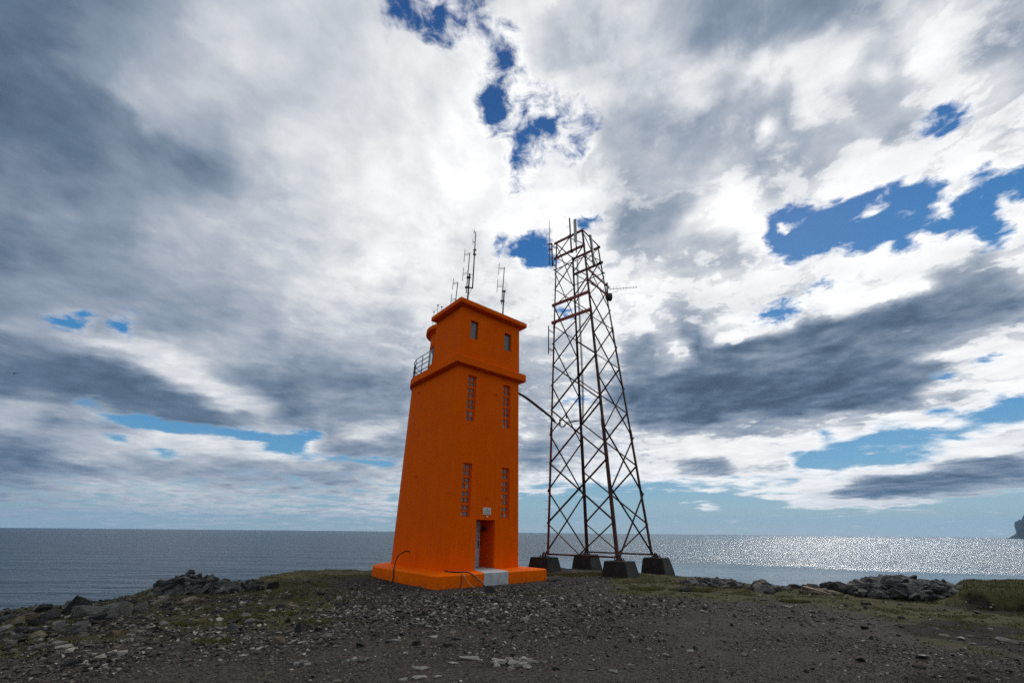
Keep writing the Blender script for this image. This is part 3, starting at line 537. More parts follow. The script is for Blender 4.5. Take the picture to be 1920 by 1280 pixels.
# ================================================================== materials
def new_mat(name):
    m = bpy.data.materials.new(name)
    m.use_nodes = True
    t = m.node_tree
    t.nodes.clear()
    gg = NG(t)
    b = gg.node('ShaderNodeBsdfPrincipled')
    o = gg.node('ShaderNodeOutputMaterial')
    t.links.new(b.outputs[0], o.inputs[0])
    return m, gg, b


def bump(gg, b, h, strength, dist):
    n = gg.node('ShaderNodeBump')
    n.inputs['Strength'].default_value = strength
    n.inputs['Distance'].default_value = dist
    gg.put(n.inputs['Height'], h)
    gg.put(b.inputs['Normal'], n.outputs[0])
    return n


def simple(name, col, rough=0.5, metal=0.0, var=0.25, vscale=6.0, bmp=0.0, spec=0.5):
    m, gg, b = new_mat(name)
    co = gg.node('ShaderNodeTexCoord').outputs['Object']
    n = gg.noise(co, vscale, 5.0, 0.6)
    dark = tuple(c * (1 - var) for c in col)
    light = tuple(min(1, c * (1 + var)) for c in col)
    gg.put(b.inputs['Base Color'], gg.ramp(n, [(0.3, dark), (0.7, light)]))
    gg.put(b.inputs['Roughness'], gg.step(n, 0.2, 0.8, max(0, rough - 0.1), min(1, rough + 0.1)))
    b.inputs['Metallic'].default_value = metal
    b.inputs['Specular IOR Level'].default_value = spec
    if bmp:
        bump(gg, b, gg.noise(co, vscale * 5, 4.0, 0.6), bmp, 0.01)
    return m


def orange_paint(name, col, rough=0.55):
    m, gg, b = new_mat(name)
    co = gg.node('ShaderNodeTexCoord').outputs['Object']
    st = gg.vmath('MULTIPLY', co, (7.0, 7.0, 0.5))
    streak = gg.noise(st, 1.0, 5.0, 0.6)
    blot = gg.noise(co, 1.3, 5.0, 0.6)
    f = gg.math('ADD', gg.math('MULTIPLY', streak, 0.5), gg.math('MULTIPLY', blot, 0.5))
    c1 = tuple(c * k for c, k in zip(col, (0.90, 0.84, 0.9)))
    c2 = tuple(min(1, c * k) for c, k in zip(col, (1.06, 1.13, 1.1)))
    colr = gg.ramp(f, [(0.32, c1), (0.68, c2)])
    spot = gg.step(gg.noise(co, 16.0, 3.0, 0.5), 0.70, 0.78)
    colr = gg.mix(gg.math('MULTIPLY', spot, 0.35), colr, (col[0] * 0.6, col[1] * 0.55, col[2], 1))
    sz = gg.node('ShaderNodeSeparateXYZ')
    gg.put(sz.inputs[0], co)
    splash = gg.math('MULTIPLY', gg.step(sz.outputs[2], 0.30, -0.05), gg.step(gg.noise(co, 6.0, 5.0, 0.65), 0.42, 0.62))
    colr = gg.mix(gg.math('MULTIPLY', splash, 0.45), colr, (0.10, 0.055, 0.025, 1))
    run = gg.step(gg.noise(gg.vmath('MULTIPLY', co, (9.0, 9.0, 0.35)), 1.0, 4.0, 0.6), 0.60, 0.74)
    colr = gg.mix(gg.math('MULTIPLY', run, 0.22), colr, (col[0] * 0.55, col[1] * 0.42, 0.002, 1))
    gg.put(b.inputs['Base Color'], colr)
    gg.put(b.inputs['Roughness'], gg.step(blot, 0.3, 0.7, rough - 0.08, rough + 0.12))
    b.inputs['Specular IOR Level'].default_value = 0.02
    h = gg.math('ADD', gg.math('ADD', gg.noise(co, 5.0, 4.0, 0.55), gg.math('MULTIPLY', gg.noise(gg.vmath('MULTIPLY', co, (1.0, 1.0, 0.35)), 1.6, 3.0, 0.5), 3.0)), gg.math('MULTIPLY', gg.noise(co, 22.0, 2.0, 0.5), 0.25))
    bump(gg, b, h, 0.4, 0.02)
    return m


M_WALL = orange_paint('orange_wall_paint', (0.85, 0.118, 0.0))
M_PLINTH = orange_paint('orange_plinth_paint', (0.92, 0.146, 0.0))
M_WHITE = simple('white_paint', (0.47, 0.48, 0.48), 0.7, var=0.22, vscale=5, bmp=0.3)
M_DOOR = simple('white_door_paint', (0.62, 0.60, 0.60), 0.4, var=0.04)
M_BLACK = simple('black_plastic', (0.015, 0.015, 0.016), 0.45)
M_CABLE = simple('black_cable_sheath', (0.012, 0.010, 0.009), 0.5)
M_CABLE_Y = simple('tan_cable_sheath', (0.42, 0.20, 0.06), 0.6)
M_STEEL = simple('galvanised_steel', (0.20, 0.21, 0.22), 0.5, 0.6)
M_DARKSTEEL = simple('dark_weathered_steel', (0.045, 0.043, 0.042), 0.6, 0.3)
M_PANELANT = simple('grey_fibreglass', (0.42, 0.42, 0.38), 0.5, var=0.08)
M_SIGN = simple('pale_enamel', (0.62, 0.60, 0.52), 0.5, var=0.1, vscale=14)
M_INK = simple('black_lettering', (0.03, 0.03, 0.028), 0.6)
M_LAMPGLASS = simple('opal_lamp_glass', (0.85, 0.62, 0.52), 0.3, var=0.05)


def rust(name, base, red, amount, rough=0.75):
    m, gg, b = new_mat(name)
    co = gg.node('ShaderNodeTexCoord').outputs['Object']
    n = gg.noise(co, 3.5, 7.0, 0.68)
    n2 = gg.noise(co, 22.0, 4.0, 0.6)
    f = gg.math('ADD', gg.math('MULTIPLY', n, 0.7), gg.math('MULTIPLY', n2, 0.3))
    gg.put(b.inputs['Base Color'], gg.ramp(f, [(0.5 - amount, base), (0.5, tuple(0.6 * x + 0.4 * y for x, y in zip(base, red))), (0.5 + amount, red)]))
    b.inputs['Roughness'].default_value = rough
    bump(gg, b, n2, 0.4, 0.006)
    return m


M_LEG = rust('rusty_leg_steel', (0.028, 0.018, 0.013), (0.085, 0.033, 0.020), 0.12)
M_LEG_RED = rust('rusty_red_leg_steel', (0.042, 0.017, 0.012), (0.145, 0.040, 0.024), 0.12)
M_BRACE = rust('dark_brace_steel', (0.020, 0.014, 0.012), (0.07, 0.026, 0.016), 0.14)
M_BEAM = rust('red_beam_paint', (0.10, 0.016, 0.012), (0.30, 0.040, 0.030), 0.14, 0.6)
M_GALV = simple('grey_galvanised_tube', (0.24, 0.245, 0.25), 0.5, 0.4)


def concrete_mat():
    m, gg, b = new_mat('dark_concrete')
    co = gg.node('ShaderNodeTexCoord').outputs['Object']
    n = gg.noise(co, 2.2, 7.0, 0.66)
    n2 = gg.noise(co, 30.0, 4.0, 0.6)
    gg.put(b.inputs['Base Color'], gg.ramp(n, [(0.3, (0.006, 0.006, 0.006)), (0.58, (0.014, 0.0135, 0.013)), (0.80, (0.05, 0.047, 0.043))]))
    b.inputs['Roughness'].default_value = 0.9
    bump(gg, b, gg.math('ADD', n, gg.math('MULTIPLY', n2, 0.4)), 0.7, 0.03)
    return m


M_CONC = concrete_mat()


def glassblock_mat(name, c0, c1):
    m, gg, b = new_mat(name)
    co = gg.node('ShaderNodeTexCoord').outputs['Object']
    rnd = gg.node('ShaderNodeObjectInfo').outputs['Random']
    n = gg.noise(co, 24.0, 3.0, 0.5)
    f = gg.math('ADD', gg.math('MULTIPLY', n, 0.6), gg.math('MULTIPLY', rnd, 0.25))
    gg.put(b.inputs['Base Color'], gg.ramp(f, [(0.25, c0), (0.75, c1)]))
    b.inputs['Roughness'].default_value = 0.12
    b.inputs['Coat Weight'].default_value = 0.3
    return m


M_GBLOCK = glassblock_mat('grey_glass_block', (0.075, 0.095, 0.112), (0.145, 0.172, 0.195))
M_GBLOCK_W = glassblock_mat('white_glass_block', (0.22, 0.215, 0.19), (0.42, 0.41, 0.37))
M_PANE = simple('dusty_window_glass', (0.10, 0.105, 0.11), 0.10, var=0.25, vscale=3)


def clear_glass():
    m, gg, b = new_mat('lantern_glass')
    b.inputs['Base Color'].default_value = (0.9, 0.95, 0.96, 1)
    b.inputs['Roughness'].default_value = 0.03
    b.inputs['Transmission Weight'].default_value = 0.92
    b.inputs['IOR'].default_value = 1.1
    return m


M_GLASS = clear_glass()


def stone_mat(name, stops, island=True, lichen=0.3, scale=5.0, rough=0.9, relief=0.03):
    m, gg, b = new_mat(name)
    co = gg.node('ShaderNodeTexCoord').outputs['Object']
    if island:
        rnd = gg.node('ShaderNodeNewGeometry').outputs['Random Per Island']
    else:
        rnd = gg.node('ShaderNodeObjectInfo').outputs['Random']
    n = gg.noise(co, scale, 6.0, 0.65)
    f = gg.math('ADD', gg.math('MULTIPLY', rnd, 0.75), gg.math('MULTIPLY', n, 0.30))
    colr = gg.ramp(f, stops)
    if lichen:
        l = gg.step(gg.noise(co, scale * 2.1, 5.0, 0.6, 0.4), 0.56, 0.68)
        colr = gg.mix(gg.math('MULTIPLY', l, lichen), colr, (0.30, 0.29, 0.25, 1))
    gg.put(b.inputs['Base Color'], colr)
    b.inputs['Roughness'].default_value = rough
    b.inputs['Specular IOR Level'].default_value = 0.25
    vo = gg.node('ShaderNodeTexVoronoi', feature='DISTANCE_TO_EDGE')
    gg.put(vo.inputs['Vector'], gg.vmath('ADD', gg.vmath('MULTIPLY', co, (1.0, 1.0, 2.2)), gg.vmath('SCALE', gg.noise(co, scale, 4.0, 0.6, out=1), None, 0.5)))
    vo.inputs['Scale'].default_value = scale * 0.75
    crack = gg.step(vo.outputs['Distance'], 0.0, 0.09)
    hh = gg.math('ADD', gg.math('MULTIPLY', n, 1.2), gg.math('ADD', gg.math('MULTIPLY', gg.noise(co, scale * 6, 5.0, 0.68), 0.7), gg.math('MULTIPLY', crack, 0.6 if lichen else 0.0)))
    bump(gg, b, hh, 1.0, relief)
    return m


M_GRAVEL = stone_mat('gravel_stone', [(0.12, (0.018, 0.016, 0.015)), (0.42, (0.044, 0.038, 0.034)), (0.64, (0.080, 0.068, 0.057)), (0.80, (0.175, 0.155, 0.128)), (0.92, (0.42, 0.39, 0.33))], True, 0.0, 9.0, relief=0.006)
M_STONE = stone_mat('loose_stone', [(0.12, (0.045, 0.043, 0.043)), (0.40, (0.095, 0.090, 0.084)), (0.65, (0.165, 0.155, 0.135)), (0.95, (0.31, 0.285, 0.24))], False, 0.35, 5.0)
M_STONE_DARK = stone_mat('dark_stone', [(0.1, (0.022, 0.022, 0.024)), (0.6, (0.055, 0.053, 0.052)), (0.95, (0.09, 0.085, 0.08))], False, 0.25, 5.0)
M_STONE_PALE = stone_mat('pale_stone', [(0.1, (0.28, 0.265, 0.225)), (0.6, (0.40, 0.375, 0.32)), (0.95, (0.54, 0.50, 0.43))], False, 0.2, 5.0)
M_STONE_TAN = stone_mat('tan_stone', [(0.1, (0.15, 0.115, 0.075)), (0.6, (0.23, 0.18, 0.12)), (0.95, (0.32, 0.26, 0.18))], False, 0.3, 5.0)
M_CRAG = stone_mat('crag_rock', [(0.05, (0.038, 0.038, 0.040)), (0.35, (0.085, 0.084, 0.083)), (0.7, (0.14, 0.135, 0.125)), (0.95, (0.20, 0.19, 0.17))], True, 0.45, 3.2)
M_CRAG_DARK = stone_mat('dark_crag_rock', [(0.05, (0.012, 0.012, 0.013)), (0.5, (0.030, 0.029, 0.029)), (0.95, (0.06, 0.056, 0.052))], False, 0.12, 3.2)


def ground_mat():
    m, gg, b = new_mat('gravel_and_moss_ground')
    co = gg.node('ShaderNodeTexCoord').outputs['Object']
    at = gg.node('ShaderNodeAttribute', attribute_name='cover')
    sp = gg.node('ShaderNodeSeparateColor')
    gg.put(sp.inputs[0], at.outputs['Color'])
    moss, dirt = sp.outputs[0], sp.outputs[1]
    n1 = gg.noise(co, 0.7, 6.0, 0.6)
    n2 = gg.noise(co, 14.0, 6.0, 0.7)
    vor = gg.node('ShaderNodeTexVoronoi')
    gg.put(vor.inputs['Vector'], co)
    vor.inputs['Scale'].default_value = 34.0
    cellv = gg.node('ShaderNodeSeparateColor')
    gg.put(cellv.inputs[0], vor.outputs['Color'])
    f = gg.math('ADD', gg.math('MULTIPLY', cellv.outputs[0], 0.6), gg.math('MULTIPLY', n2, 0.4))
    grav = gg.ramp(f, [(0.15, (0.015, 0.013, 0.012)), (0.45, (0.036, 0.031, 0.027)), (0.72, (0.066, 0.056, 0.047)), (0.95, (0.14, 0.125, 0.105))])
    soil = gg.ramp(f, [(0.15, (0.024, 0.018, 0.014)), (0.5, (0.056, 0.043, 0.034)), (0.9, (0.115, 0.092, 0.073))])
    base = gg.mix(gg.math('MULTIPLY', dirt, gg.step(n1, 0.25, 0.7, 0.5, 1.0)), grav, soil)
    mossc = gg.ramp(gg.noise(co, 5.0, 6.0, 0.7), [(0.28, (0.024, 0.022, 0.009)), (0.46, (0.058, 0.058, 0.017)), (0.60, (0.075, 0.062, 0.024)), (0.72, (0.080, 0.048, 0.024)), (0.85, (0.050, 0.036, 0.022))])
    mm = gg.step(gg.math('ADD', moss, gg.math('MULTIPLY', gg.math('SUBTRACT', n2, 0.5), 0.9)), 0.35, 0.62)
    gg.put(b.inputs['Base Color'], gg.mix(mm, base, mossc))
    painted_shade = gg.step(gg.math('ADD', sp.outputs[2], gg.math('MULTIPLY', gg.math('SUBTRACT', n2, 0.5), 0.5)), 0.35, 0.6)  # dark brown standing in for shade under the bank and at far right
    gg.put(b.inputs['Base Color'], gg.mix(painted_shade, gg.mix(mm, base, mossc), (0.014, 0.010, 0.007, 1)))
    b.inputs['Roughness'].default_value = 0.95
    b.inputs['Specular IOR Level'].default_value = 0.15
    h = gg.math('ADD', gg.math('MULTIPLY', gg.math('SUBTRACT', 1.0, vor.outputs['Distance']), 0.6), gg.math('MULTIPLY', n2, 0.8))
    bump(gg, b, h, 0.9, 0.03)
    return m


def grass_mat(name, stops):
    m, gg, b = new_mat(name)
    rnd = gg.node('ShaderNodeNewGeometry').outputs['Random Per Island']
    gg.put(b.inputs['Base Color'], gg.ramp(rnd, stops))
    b.inputs['Roughness'].default_value = 0.8
    b.inputs['Specular IOR Level'].default_value = 0.2
    return m


M_GROUND = ground_mat()
M_GRASS = grass_mat('short_grass', [(0.0, (0.045, 0.052, 0.012)), (0.45, (0.085, 0.095, 0.020)), (0.75, (0.125, 0.115, 0.034)), (1.0, (0.17, 0.115, 0.05))])


def sea_mat():
    m, gg, b = new_mat('sea_water')
    co = gg.node('ShaderNodeTexCoord').outputs['Object']
    b.inputs['IOR'].default_value = 1.33
    b.inputs['Specular IOR Level'].default_value = 0.5
    dist = gg.vmath('LENGTH', co)
    wind = gg.noise(gg.vmath('MULTIPLY', co, (0.0012, 0.0040, 1.0)), 1.0, 5.0, 0.6)
    sc_ = gg.node('ShaderNodeSeparateXYZ')
    gg.put(sc_.inputs[0], co)
    side = gg.math('DIVIDE', sc_.outputs[0], gg.math('ADD', dist, 1.0))
    wn = gg.math('SUBTRACT', wind, 0.5)
    # the water in the lee of the point, to the right, is calmer close in
    near_ = gg.step(gg.math('ADD', dist, gg.math('MULTIPLY', wn, 420.0)), 430.0, 260.0)
    calm = gg.math('MULTIPLY', near_, gg.step(gg.math('ADD', side, gg.math('MULTIPLY', wn, 0.4)), -0.12, 0.20))
    gg.put(b.inputs['Base Color'], gg.mix(wind, (0.008, 0.032, 0.060, 1), (0.015, 0.050, 0.084, 1)))
    gg.put(b.inputs['Roughness'], gg.fmix(calm, gg.step(side, 0.10, 0.42, 0.30, 0.17), 0.09))
    st = gg.vmath('MULTIPLY', co, (0.8, 1.5, 1.0))
    h0 = gg.noise(gg.vmath('MULTIPLY', co, (0.010, 0.035, 1.0)), 1.0, 3.0, 0.55)
    h1 = gg.noise(st, 0.09, 3.0, 0.55)
    h2 = gg.noise(st, 0.40, 4.0, 0.6, 0.4)
    h3 = gg.noise(st, 2.0, 3.0, 0.6, 0.3)
    h = gg.math('ADD', gg.math('MULTIPLY', h1, 5.0), gg.math('ADD', gg.math('MULTIPLY', h2, 1.7), gg.math('MULTIPLY', h3, 0.30)))
    h = gg.math('ADD', h, gg.math('MULTIPLY', h0, 14.0))
    n_ = bump(gg, b, h, 1.0, 1.0)
    gg.put(n_.inputs['Strength'], gg.fmix(calm, gg.step(side, 0.10, 0.42, 0.90, 0.58), 0.13))
    return m


M_SEA = sea_mat()

# ================================================================== the headland and the sea
EDGE_AZ = [-180, -120, -80, -60, -50, -46.5, -43.5, -40, -38.4, -36.7, -35, -32.4, -29, -27.5, -24.5, -21, -17, -8, 4.2, 7.5, 13, 19.3, 23.2, 26.9, 29.9, 31.8, 34.7, 38, 41.2, 44, 48, 55, 70, 100, 140, 180]
EDGE_R = [60, 52, 34, 20, 16.5, 15.2, 15.6, 16.3, 17.4, 19.2, 20.0, 19.5, 19.8, 21.4, 23.3, 23.5, 23.2, 24.5, 25.3, 24.6, 23.5, 22.2, 21.7, 20.4, 19.4, 19.6, 20.3, 21.0, 21.5, 21.5, 23.5, 27, 34, 46, 58, 60]
SEA_Z = -17.0


def edge_r(azd):
    return np.interp(azd, EDGE_AZ, EDGE_R)


def ground_z(x, y):
    x, y = np.asarray(x, float), np.asarray(y, float)
    r = np.hypot(x, y)
    azd = np.degrees(np.arctan2(x, y))
    E = edge_r(azd) + (fbm(azd * 0.35, r * 0 + 3.3, 5, 3) - 0.5) * 0.9
    z = (fbm(x * 0.22, y * 0.22, 11, 4) - 0.5) * 0.10 + (fbm(x * 1.3, y * 1.3, 23, 4) - 0.5) * 0.07 + (fbm(x * 7, y * 7, 31, 3) - 0.5) * 0.025
    track = np.exp(-((y - 7.6 - 0.12 * x) / 1.3) ** 2)
    z = z * (1 - 0.45 * track) - 0.02 * track
    near_tower = np.exp(-(((x + 1.5) / 4.5) ** 2 + ((y - 18.2) / 4.5) ** 2) ** 2)
    z = z * (1 - 0.75 * near_tower) - 0.055 * near_tower
    z = z + 0.06 * np.exp(-(((x + 9.4) / 2.2) ** 2 + ((y - 10.6) / 1.8) ** 2))
    bank = sstep(azd + 2.5 * (fbm(x * 0.9, y * 0.9, 45, 3) - 0.5), 41.6, 44.6) * (1 - sstep(azd, 80, 110)) * sstep(r + 0.5 * (fbm(x * 1.6, y * 1.6, 43, 4) - 0.5), 16.9 + 1.3 * (fbm(azd * 0.5, r * 0, 41, 3) - 0.5), 17.75 + 1.3 * (fbm(azd * 0.5, r * 0, 41, 3) - 0.5)) * (0.72 + 0.5 * fbm(x * 0.5, y * 0.5, 47, 3))
    z = z + 0.46 * bank
    d = np.maximum(r - E, 0)
    z = z - d * (0.35 + 0.55 * sstep(d, 0.3, 2.5)) + (fbm(x * 0.8, y * 0.8, 51, 4) - 0.5) * np.minimum(d, 4) * 0.6 * (d > 0)
    return np.maximum(z, SEA_Z - 3.0)


def cover_at(x, y):
    """how mossy and how earthy the ground is"""
    r = np.hypot(x, y)
    azd = np.degrees(np.arctan2(x, y))
    p = fbm(x * 0.55, y * 0.55, 61, 4)
    p2 = fbm(x * 1.7, y * 1.7, 67, 4)
    right = sstep(azd, 6, 16) * sstep(r, 13.2 + 1.5 * (p - 0.5) - 0.045 * (azd - 20), 15.6)
    rfar = sstep(azd, 33, 42) * sstep(r, 9.5, 12.5) * 0.75
    bank = sstep(azd, 42, 44) * sstep(r, 17.3, 17.6)
    lft = sstep(-azd, 5, 22) * sstep(r, 8.4, 11.5) * 0.86
    tow = np.exp(-((y - 14.8 - 0.1 * x) / 0.8) ** 2) * sstep(-np.abs(x + 0.6), -4.5, -2.5) * 0.55
    mast = np.exp(-(((x - 3.5) / 2.0) ** 2 + ((y - 21.2) / 1.4) ** 2)) * 0.9
    w = np.maximum.reduce([right * 0.92, rfar, bank * 1.1, lft, tow, mast])
    moss = np.clip(w * (0.05 + 1.75 * (0.55 * p + 0.45 * p2)) - 0.16, 0, 1)
    dirt = np.clip(1.2 * np.exp(-((y - 7.6 - 0.12 * x) / 2.2) ** 2) + 0.55 * sstep(x, 2, 9), 0, 1)
    return moss, dirt


def build_ground():
    az = np.concatenate([np.arange(-180, -58, 2.0), np.arange(-58, 58, 0.24), np.arange(58, 180, 2.0)])
    rr = np.concatenate([[0.0], np.geomspace(0.8, 5.0, 22)[:-1], np.geomspace(5.0, 30.0, 240), np.geomspace(30.6, 110.0, 34)])
    A, Rr = np.meshgrid(np.radians(az), rr)
    X, Y = Rr * np.sin(A), Rr * np.cos(A)
    Z = ground_z(X, Y)
    na, nr = len(az), len(rr)
    co = np.stack([X, Y, Z], -1).reshape(-1, 3)
    i = np.arange(nr - 1)[:, None]
    j = np.arange(na)[None, :]
    j2 = (j + 1) % na
    quads = np.stack([i * na + j, i * na + j2, (i + 1) * na + j2, (i + 1) * na + j], -1).reshape(-1, 4)
    me = mesh_from_arrays('ground', co, quads, M_GROUND, smooth=True)
    moss, dirt = cover_at(co[:, 0], co[:, 1])
    r_c = np.hypot(co[:, 0], co[:, 1])
    az_c = np.degrees(np.arctan2(co[:, 0], co[:, 1]))
    painted_shade = np.maximum(sstep(az_c, 43.0, 44.5) * 0.75 * np.exp(-((r_c - 17.1) / 0.6) ** 4) * (0.5 + fbm(co[:, 0] * 1.4, co[:, 1] * 1.4, 73, 3)), 1.0 * sstep(az_c, 33, 44) * sstep(-r_c, -16.6, -13.5) * fbm(co[:, 0] * 0.8, co[:, 1] * 0.8, 71, 4) * 1.3)  # bank's undercut shadow and the right foreground's corner fall-off, painted into the ground colour
    c = np.stack([moss, dirt, painted_shade, moss * 0 + 1], -1).astype(np.float32)
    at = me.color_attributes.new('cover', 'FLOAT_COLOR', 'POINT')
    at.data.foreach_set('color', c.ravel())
    return tag(link('ground', me), 'stony headland of grey gravel, brown earth and moss', 'ground', kind='structure')


def mesh_from_arrays(name, co, faces, mat, smooth=False):
    me = bpy.data.meshes.new(name)
    n = faces.shape[1]
    me.vertices.add(len(co))
    me.vertices.foreach_set('co', np.ascontiguousarray(co, np.float32).ravel())
    me.loops.add(faces.size)
    me.loops.foreach_set('vertex_index', np.ascontiguousarray(faces, np.int32).ravel())
    me.polygons.add(len(faces))
    me.polygons.foreach_set('loop_start', np.arange(0, faces.size, n, dtype=np.int32))
    me.polygons.foreach_set('use_smooth', np.full(len(faces), smooth))
    me.materials.append(mat)
    me.update(calc_edges=True)
    me.validate()
    return me


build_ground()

# sea: one sheet out to the horizon, finer towards the shore
ra = np.concatenate([[0.0], np.geomspace(20, 22000, 60)])
aa = np.radians(np.arange(0, 360, 4.0))
Am, Rm = np.meshgrid(aa, ra)
co = np.stack([Rm * np.sin(Am), Rm * np.cos(Am), Am * 0 + SEA_Z], -1).reshape(-1, 3)
na = len(aa)
i = np.arange(len(ra) - 1)[:, None]
j = np.arange(na)[None, :]
qd = np.stack([i * na + j, i * na + (j + 1) % na, (i + 1) * na + (j + 1) % na, (i + 1) * na + j], -1).reshape(-1, 4)[:, ::-1]
tag(link('sea', mesh_from_arrays('sea', co, qd, M_SEA, True)), 'rippled grey blue sea reaching to the horizon', 'sea', kind='structure')

# far cliff across the water, at the right end of the horizon
def far_cliff():
    D = 9000.0
    m, gg, b = new_mat('far_basalt_cliff')
    co_ = gg.node('ShaderNodeTexCoord').outputs['Object']
    gg.put(b.inputs['Base Color'], gg.ramp(gg.noise(co_, 0.01, 6.0, 0.6), [(0.3, (0.010, 0.014, 0.020)), (0.7, (0.022, 0.028, 0.036))]))
    b.inputs['Roughness'].default_value = 0.95
    b.inputs['Specular IOR Level'].default_value = 0.1
    prof = [(48.0, 0.0), (48.3, 0.003), (48.58, 0.0062), (48.72, 0.009), (48.80, 0.0195), (48.87, 0.0225), (49.03, 0.0242), (49.12, 0.0262), (49.25, 0.0275), (49.32, 0.0270), (49.46, 0.0292), (49.55, 0.0336), (49.62, 0.0345), (49.72, 0.0372),
            (50.0, 0.042), (50.5, 0.050), (51.2, 0.058), (52.5, 0.066), (54, 0.060), (56, 0.050), (59, 0.036), (63, 0.018), (67, 0.0)]
    az = np.arange(48.0, 67.0, 0.06)
    h = np.interp(az, [p[0] for p in prof], [p[1] for p in prof]) * D
    h = h + (fbm(az * 6, az * 0, 3, 4) - 0.5) * 0.12 * h
    V = []
    n = 9
    for k in range(n):
        t = k / (n - 1)
        dd = D + (t - 0.15) * 2600
        s = np.sin(np.pi * np.clip(t / 0.30, 0, 1) / 2) if t < 0.30 else np.cos(np.pi * (t - 0.30) / 1.4)
        zz = SEA_Z - 2 + (h * max(s, 0)) * (1 + 0.1 * (fbm(az * 9, az * 0 + k, 8, 3) - 0.5))
        V.append(np.stack([dd * np.sin(np.radians(az)), dd * np.cos(np.radians(az)), zz], -1))
    V = np.array(V)
    na_ = len(az)
    ii = np.arange(n - 1)[:, None]
    jj = np.arange(na_ - 1)[None, :]
    Q = np.stack([ii * na_ + jj, ii * na_ + jj + 1, (ii + 1) * na_ + jj + 1, (ii + 1) * na_ + jj], -1).reshape(-1, 4)
    tag(link('hills', mesh_from_arrays('hills', V.reshape(-1, 3), Q, m)), 'distant dark blue cliff dropping into the sea', 'cliff', kind='structure')


far_cliff()

# ================================================================== lighthouse
TW = empty('lighthouse', (-2.370, 16.644, 0.0), R(40.37))
tag(TW, 'bright orange lighthouse tower with white doorstep and glass block windows', 'lighthouse')
Wd, YS = 3.60, 3.52                     # width of the door front, where the half round seaward end begins


def dshape(off, corner=0.0, n=40, y0=None, ys=None):
    """outline of the tower plan: straight door front, half-round back; grown by off"""
    pts = []
    ys = YS if ys is None else ys
    x0, x1, yf = -off, Wd + off, (-off if y0 is None else y0)
    k = 6 if corner else 0
    if corner:
        for a in range(k + 1):
            t = math.pi + (math.pi / 2) * a / k
            pts.append((x0 + corner + corner * math.cos(t), yf + corner + corner * math.sin(t)))
        for a in range(k + 1):
            t = 1.5 * math.pi + (math.pi / 2) * a / k
            pts.append((x1 - corner + corner * math.cos(t), yf + corner + corner * math.sin(t)))
    else:
        pts += [(x0, yf), (x1, yf)]
    rad = Wd / 2 + off
    for a in range(n + 1):
        t = math.pi * a / n
        pts.append((Wd / 2 + rad * math.cos(t), ys + rad * math.sin(t)))
    return pts


Z0, Z1 = 0.40, 8.42
# wall: D-shaped shaft; its door front carries the openings
w = MB()
out = dshape(0.0, 0.06, ys=3.86)
path = out[7 - 1 + 0:]                  # from the end of the first corner arc round ...
nf = 6
ring = out
zs_shaft = [0.30, 2.0, 4.0, 6.0, 8.46]
xs = [0.06, 0.58, 1.02, 1.35, 2.31, 2.61, 3.05, 3.54]
zs = [0.30, 0.36, 2.14, 2.19, 4.26, 5.99, 8.07, 8.46]
w.plate(xs, zs, [(1, 4 - 1), (5, 3), (1, 5), (5, 5), (3, 0), (3, 1)], 0.13)
seq = ring[7:] + ring[:7]               # starts at the right corner, ends at the left corner's front point
for a in range(len(seq) - 1):
    (xa, ya), (xb, yb) = seq[a], seq[a + 1]
    vs = [w.bm.verts.new(p) for p in ((xa, ya, 0.30), (xb, yb, 0.30), (xb, yb, 8.46), (xa, ya, 8.46))]
    w.bm.faces.new(vs)
bmesh.ops.remove_doubles(w.bm, verts=w.bm.verts, dist=0.0005)
w.build('wall', M_WALL, TW, smooth_angle=35)

# recess behind the door opening
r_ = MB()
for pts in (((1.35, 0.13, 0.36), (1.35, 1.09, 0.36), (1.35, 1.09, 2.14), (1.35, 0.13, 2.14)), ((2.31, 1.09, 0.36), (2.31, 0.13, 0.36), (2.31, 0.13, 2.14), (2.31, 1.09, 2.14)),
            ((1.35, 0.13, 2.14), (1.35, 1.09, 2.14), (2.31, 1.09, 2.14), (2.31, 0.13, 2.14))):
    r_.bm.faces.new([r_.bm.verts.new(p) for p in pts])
r_.build('door_recess', orange_paint('orange_recess_shaded', (0.72, 0.075, 0.004)), TW)  # wall orange made darker and redder, so the doorway's shade is in the colour
door = MB().box((1.352, 1.02, 0.385), (2.308, 1.07, 2.137)).build('door', M_DOOR, TW)
MB().box((2.20, 0.98, 1.10), (2.245, 1.018, 1.38), 0.012).build('handle', M_BLACK, door)
MB().tube([(2.222, 1.017, 1.47), (2.222, 0.995, 1.47)], 0.026, 12).build('lock', M_BLACK, door)
dp = MB()
for zz in (0.52, 1.30):
    dp.box((1.45, 1.008, zz), (2.10, 1.018, zz + 0.66), 0.01)
dp.build('door_panel', M_DOOR, door)
MB().box((2.20, 0.62, 1.74), (2.307, 0.80, 1.90), 0.02).build('recess_box', M_BLACK, TW)

# plinth with falling top, rounded corners
pl = MB()
oB = dshape(0.82, 0.05, ys=3.70)
pl.prism(oB, -0.45, 0.325, True, False, dshape(0.815, 0.05, ys=3.70))
pl.prism(dshape(0.815, 0.05, ys=3.70), 0.325, 0.357, False, False, dshape(0.775, 0.05, ys=3.70))
pl.prism(dshape(0.775, 0.05, ys=3.70), 0.357, 0.40, False, True, dshape(0.02, 0.05, ys=3.88))
bmesh.ops.remove_doubles(pl.bm, verts=pl.bm.verts, dist=0.001)
pl.build('plinth', M_PLINTH, TW, smooth_angle=40)
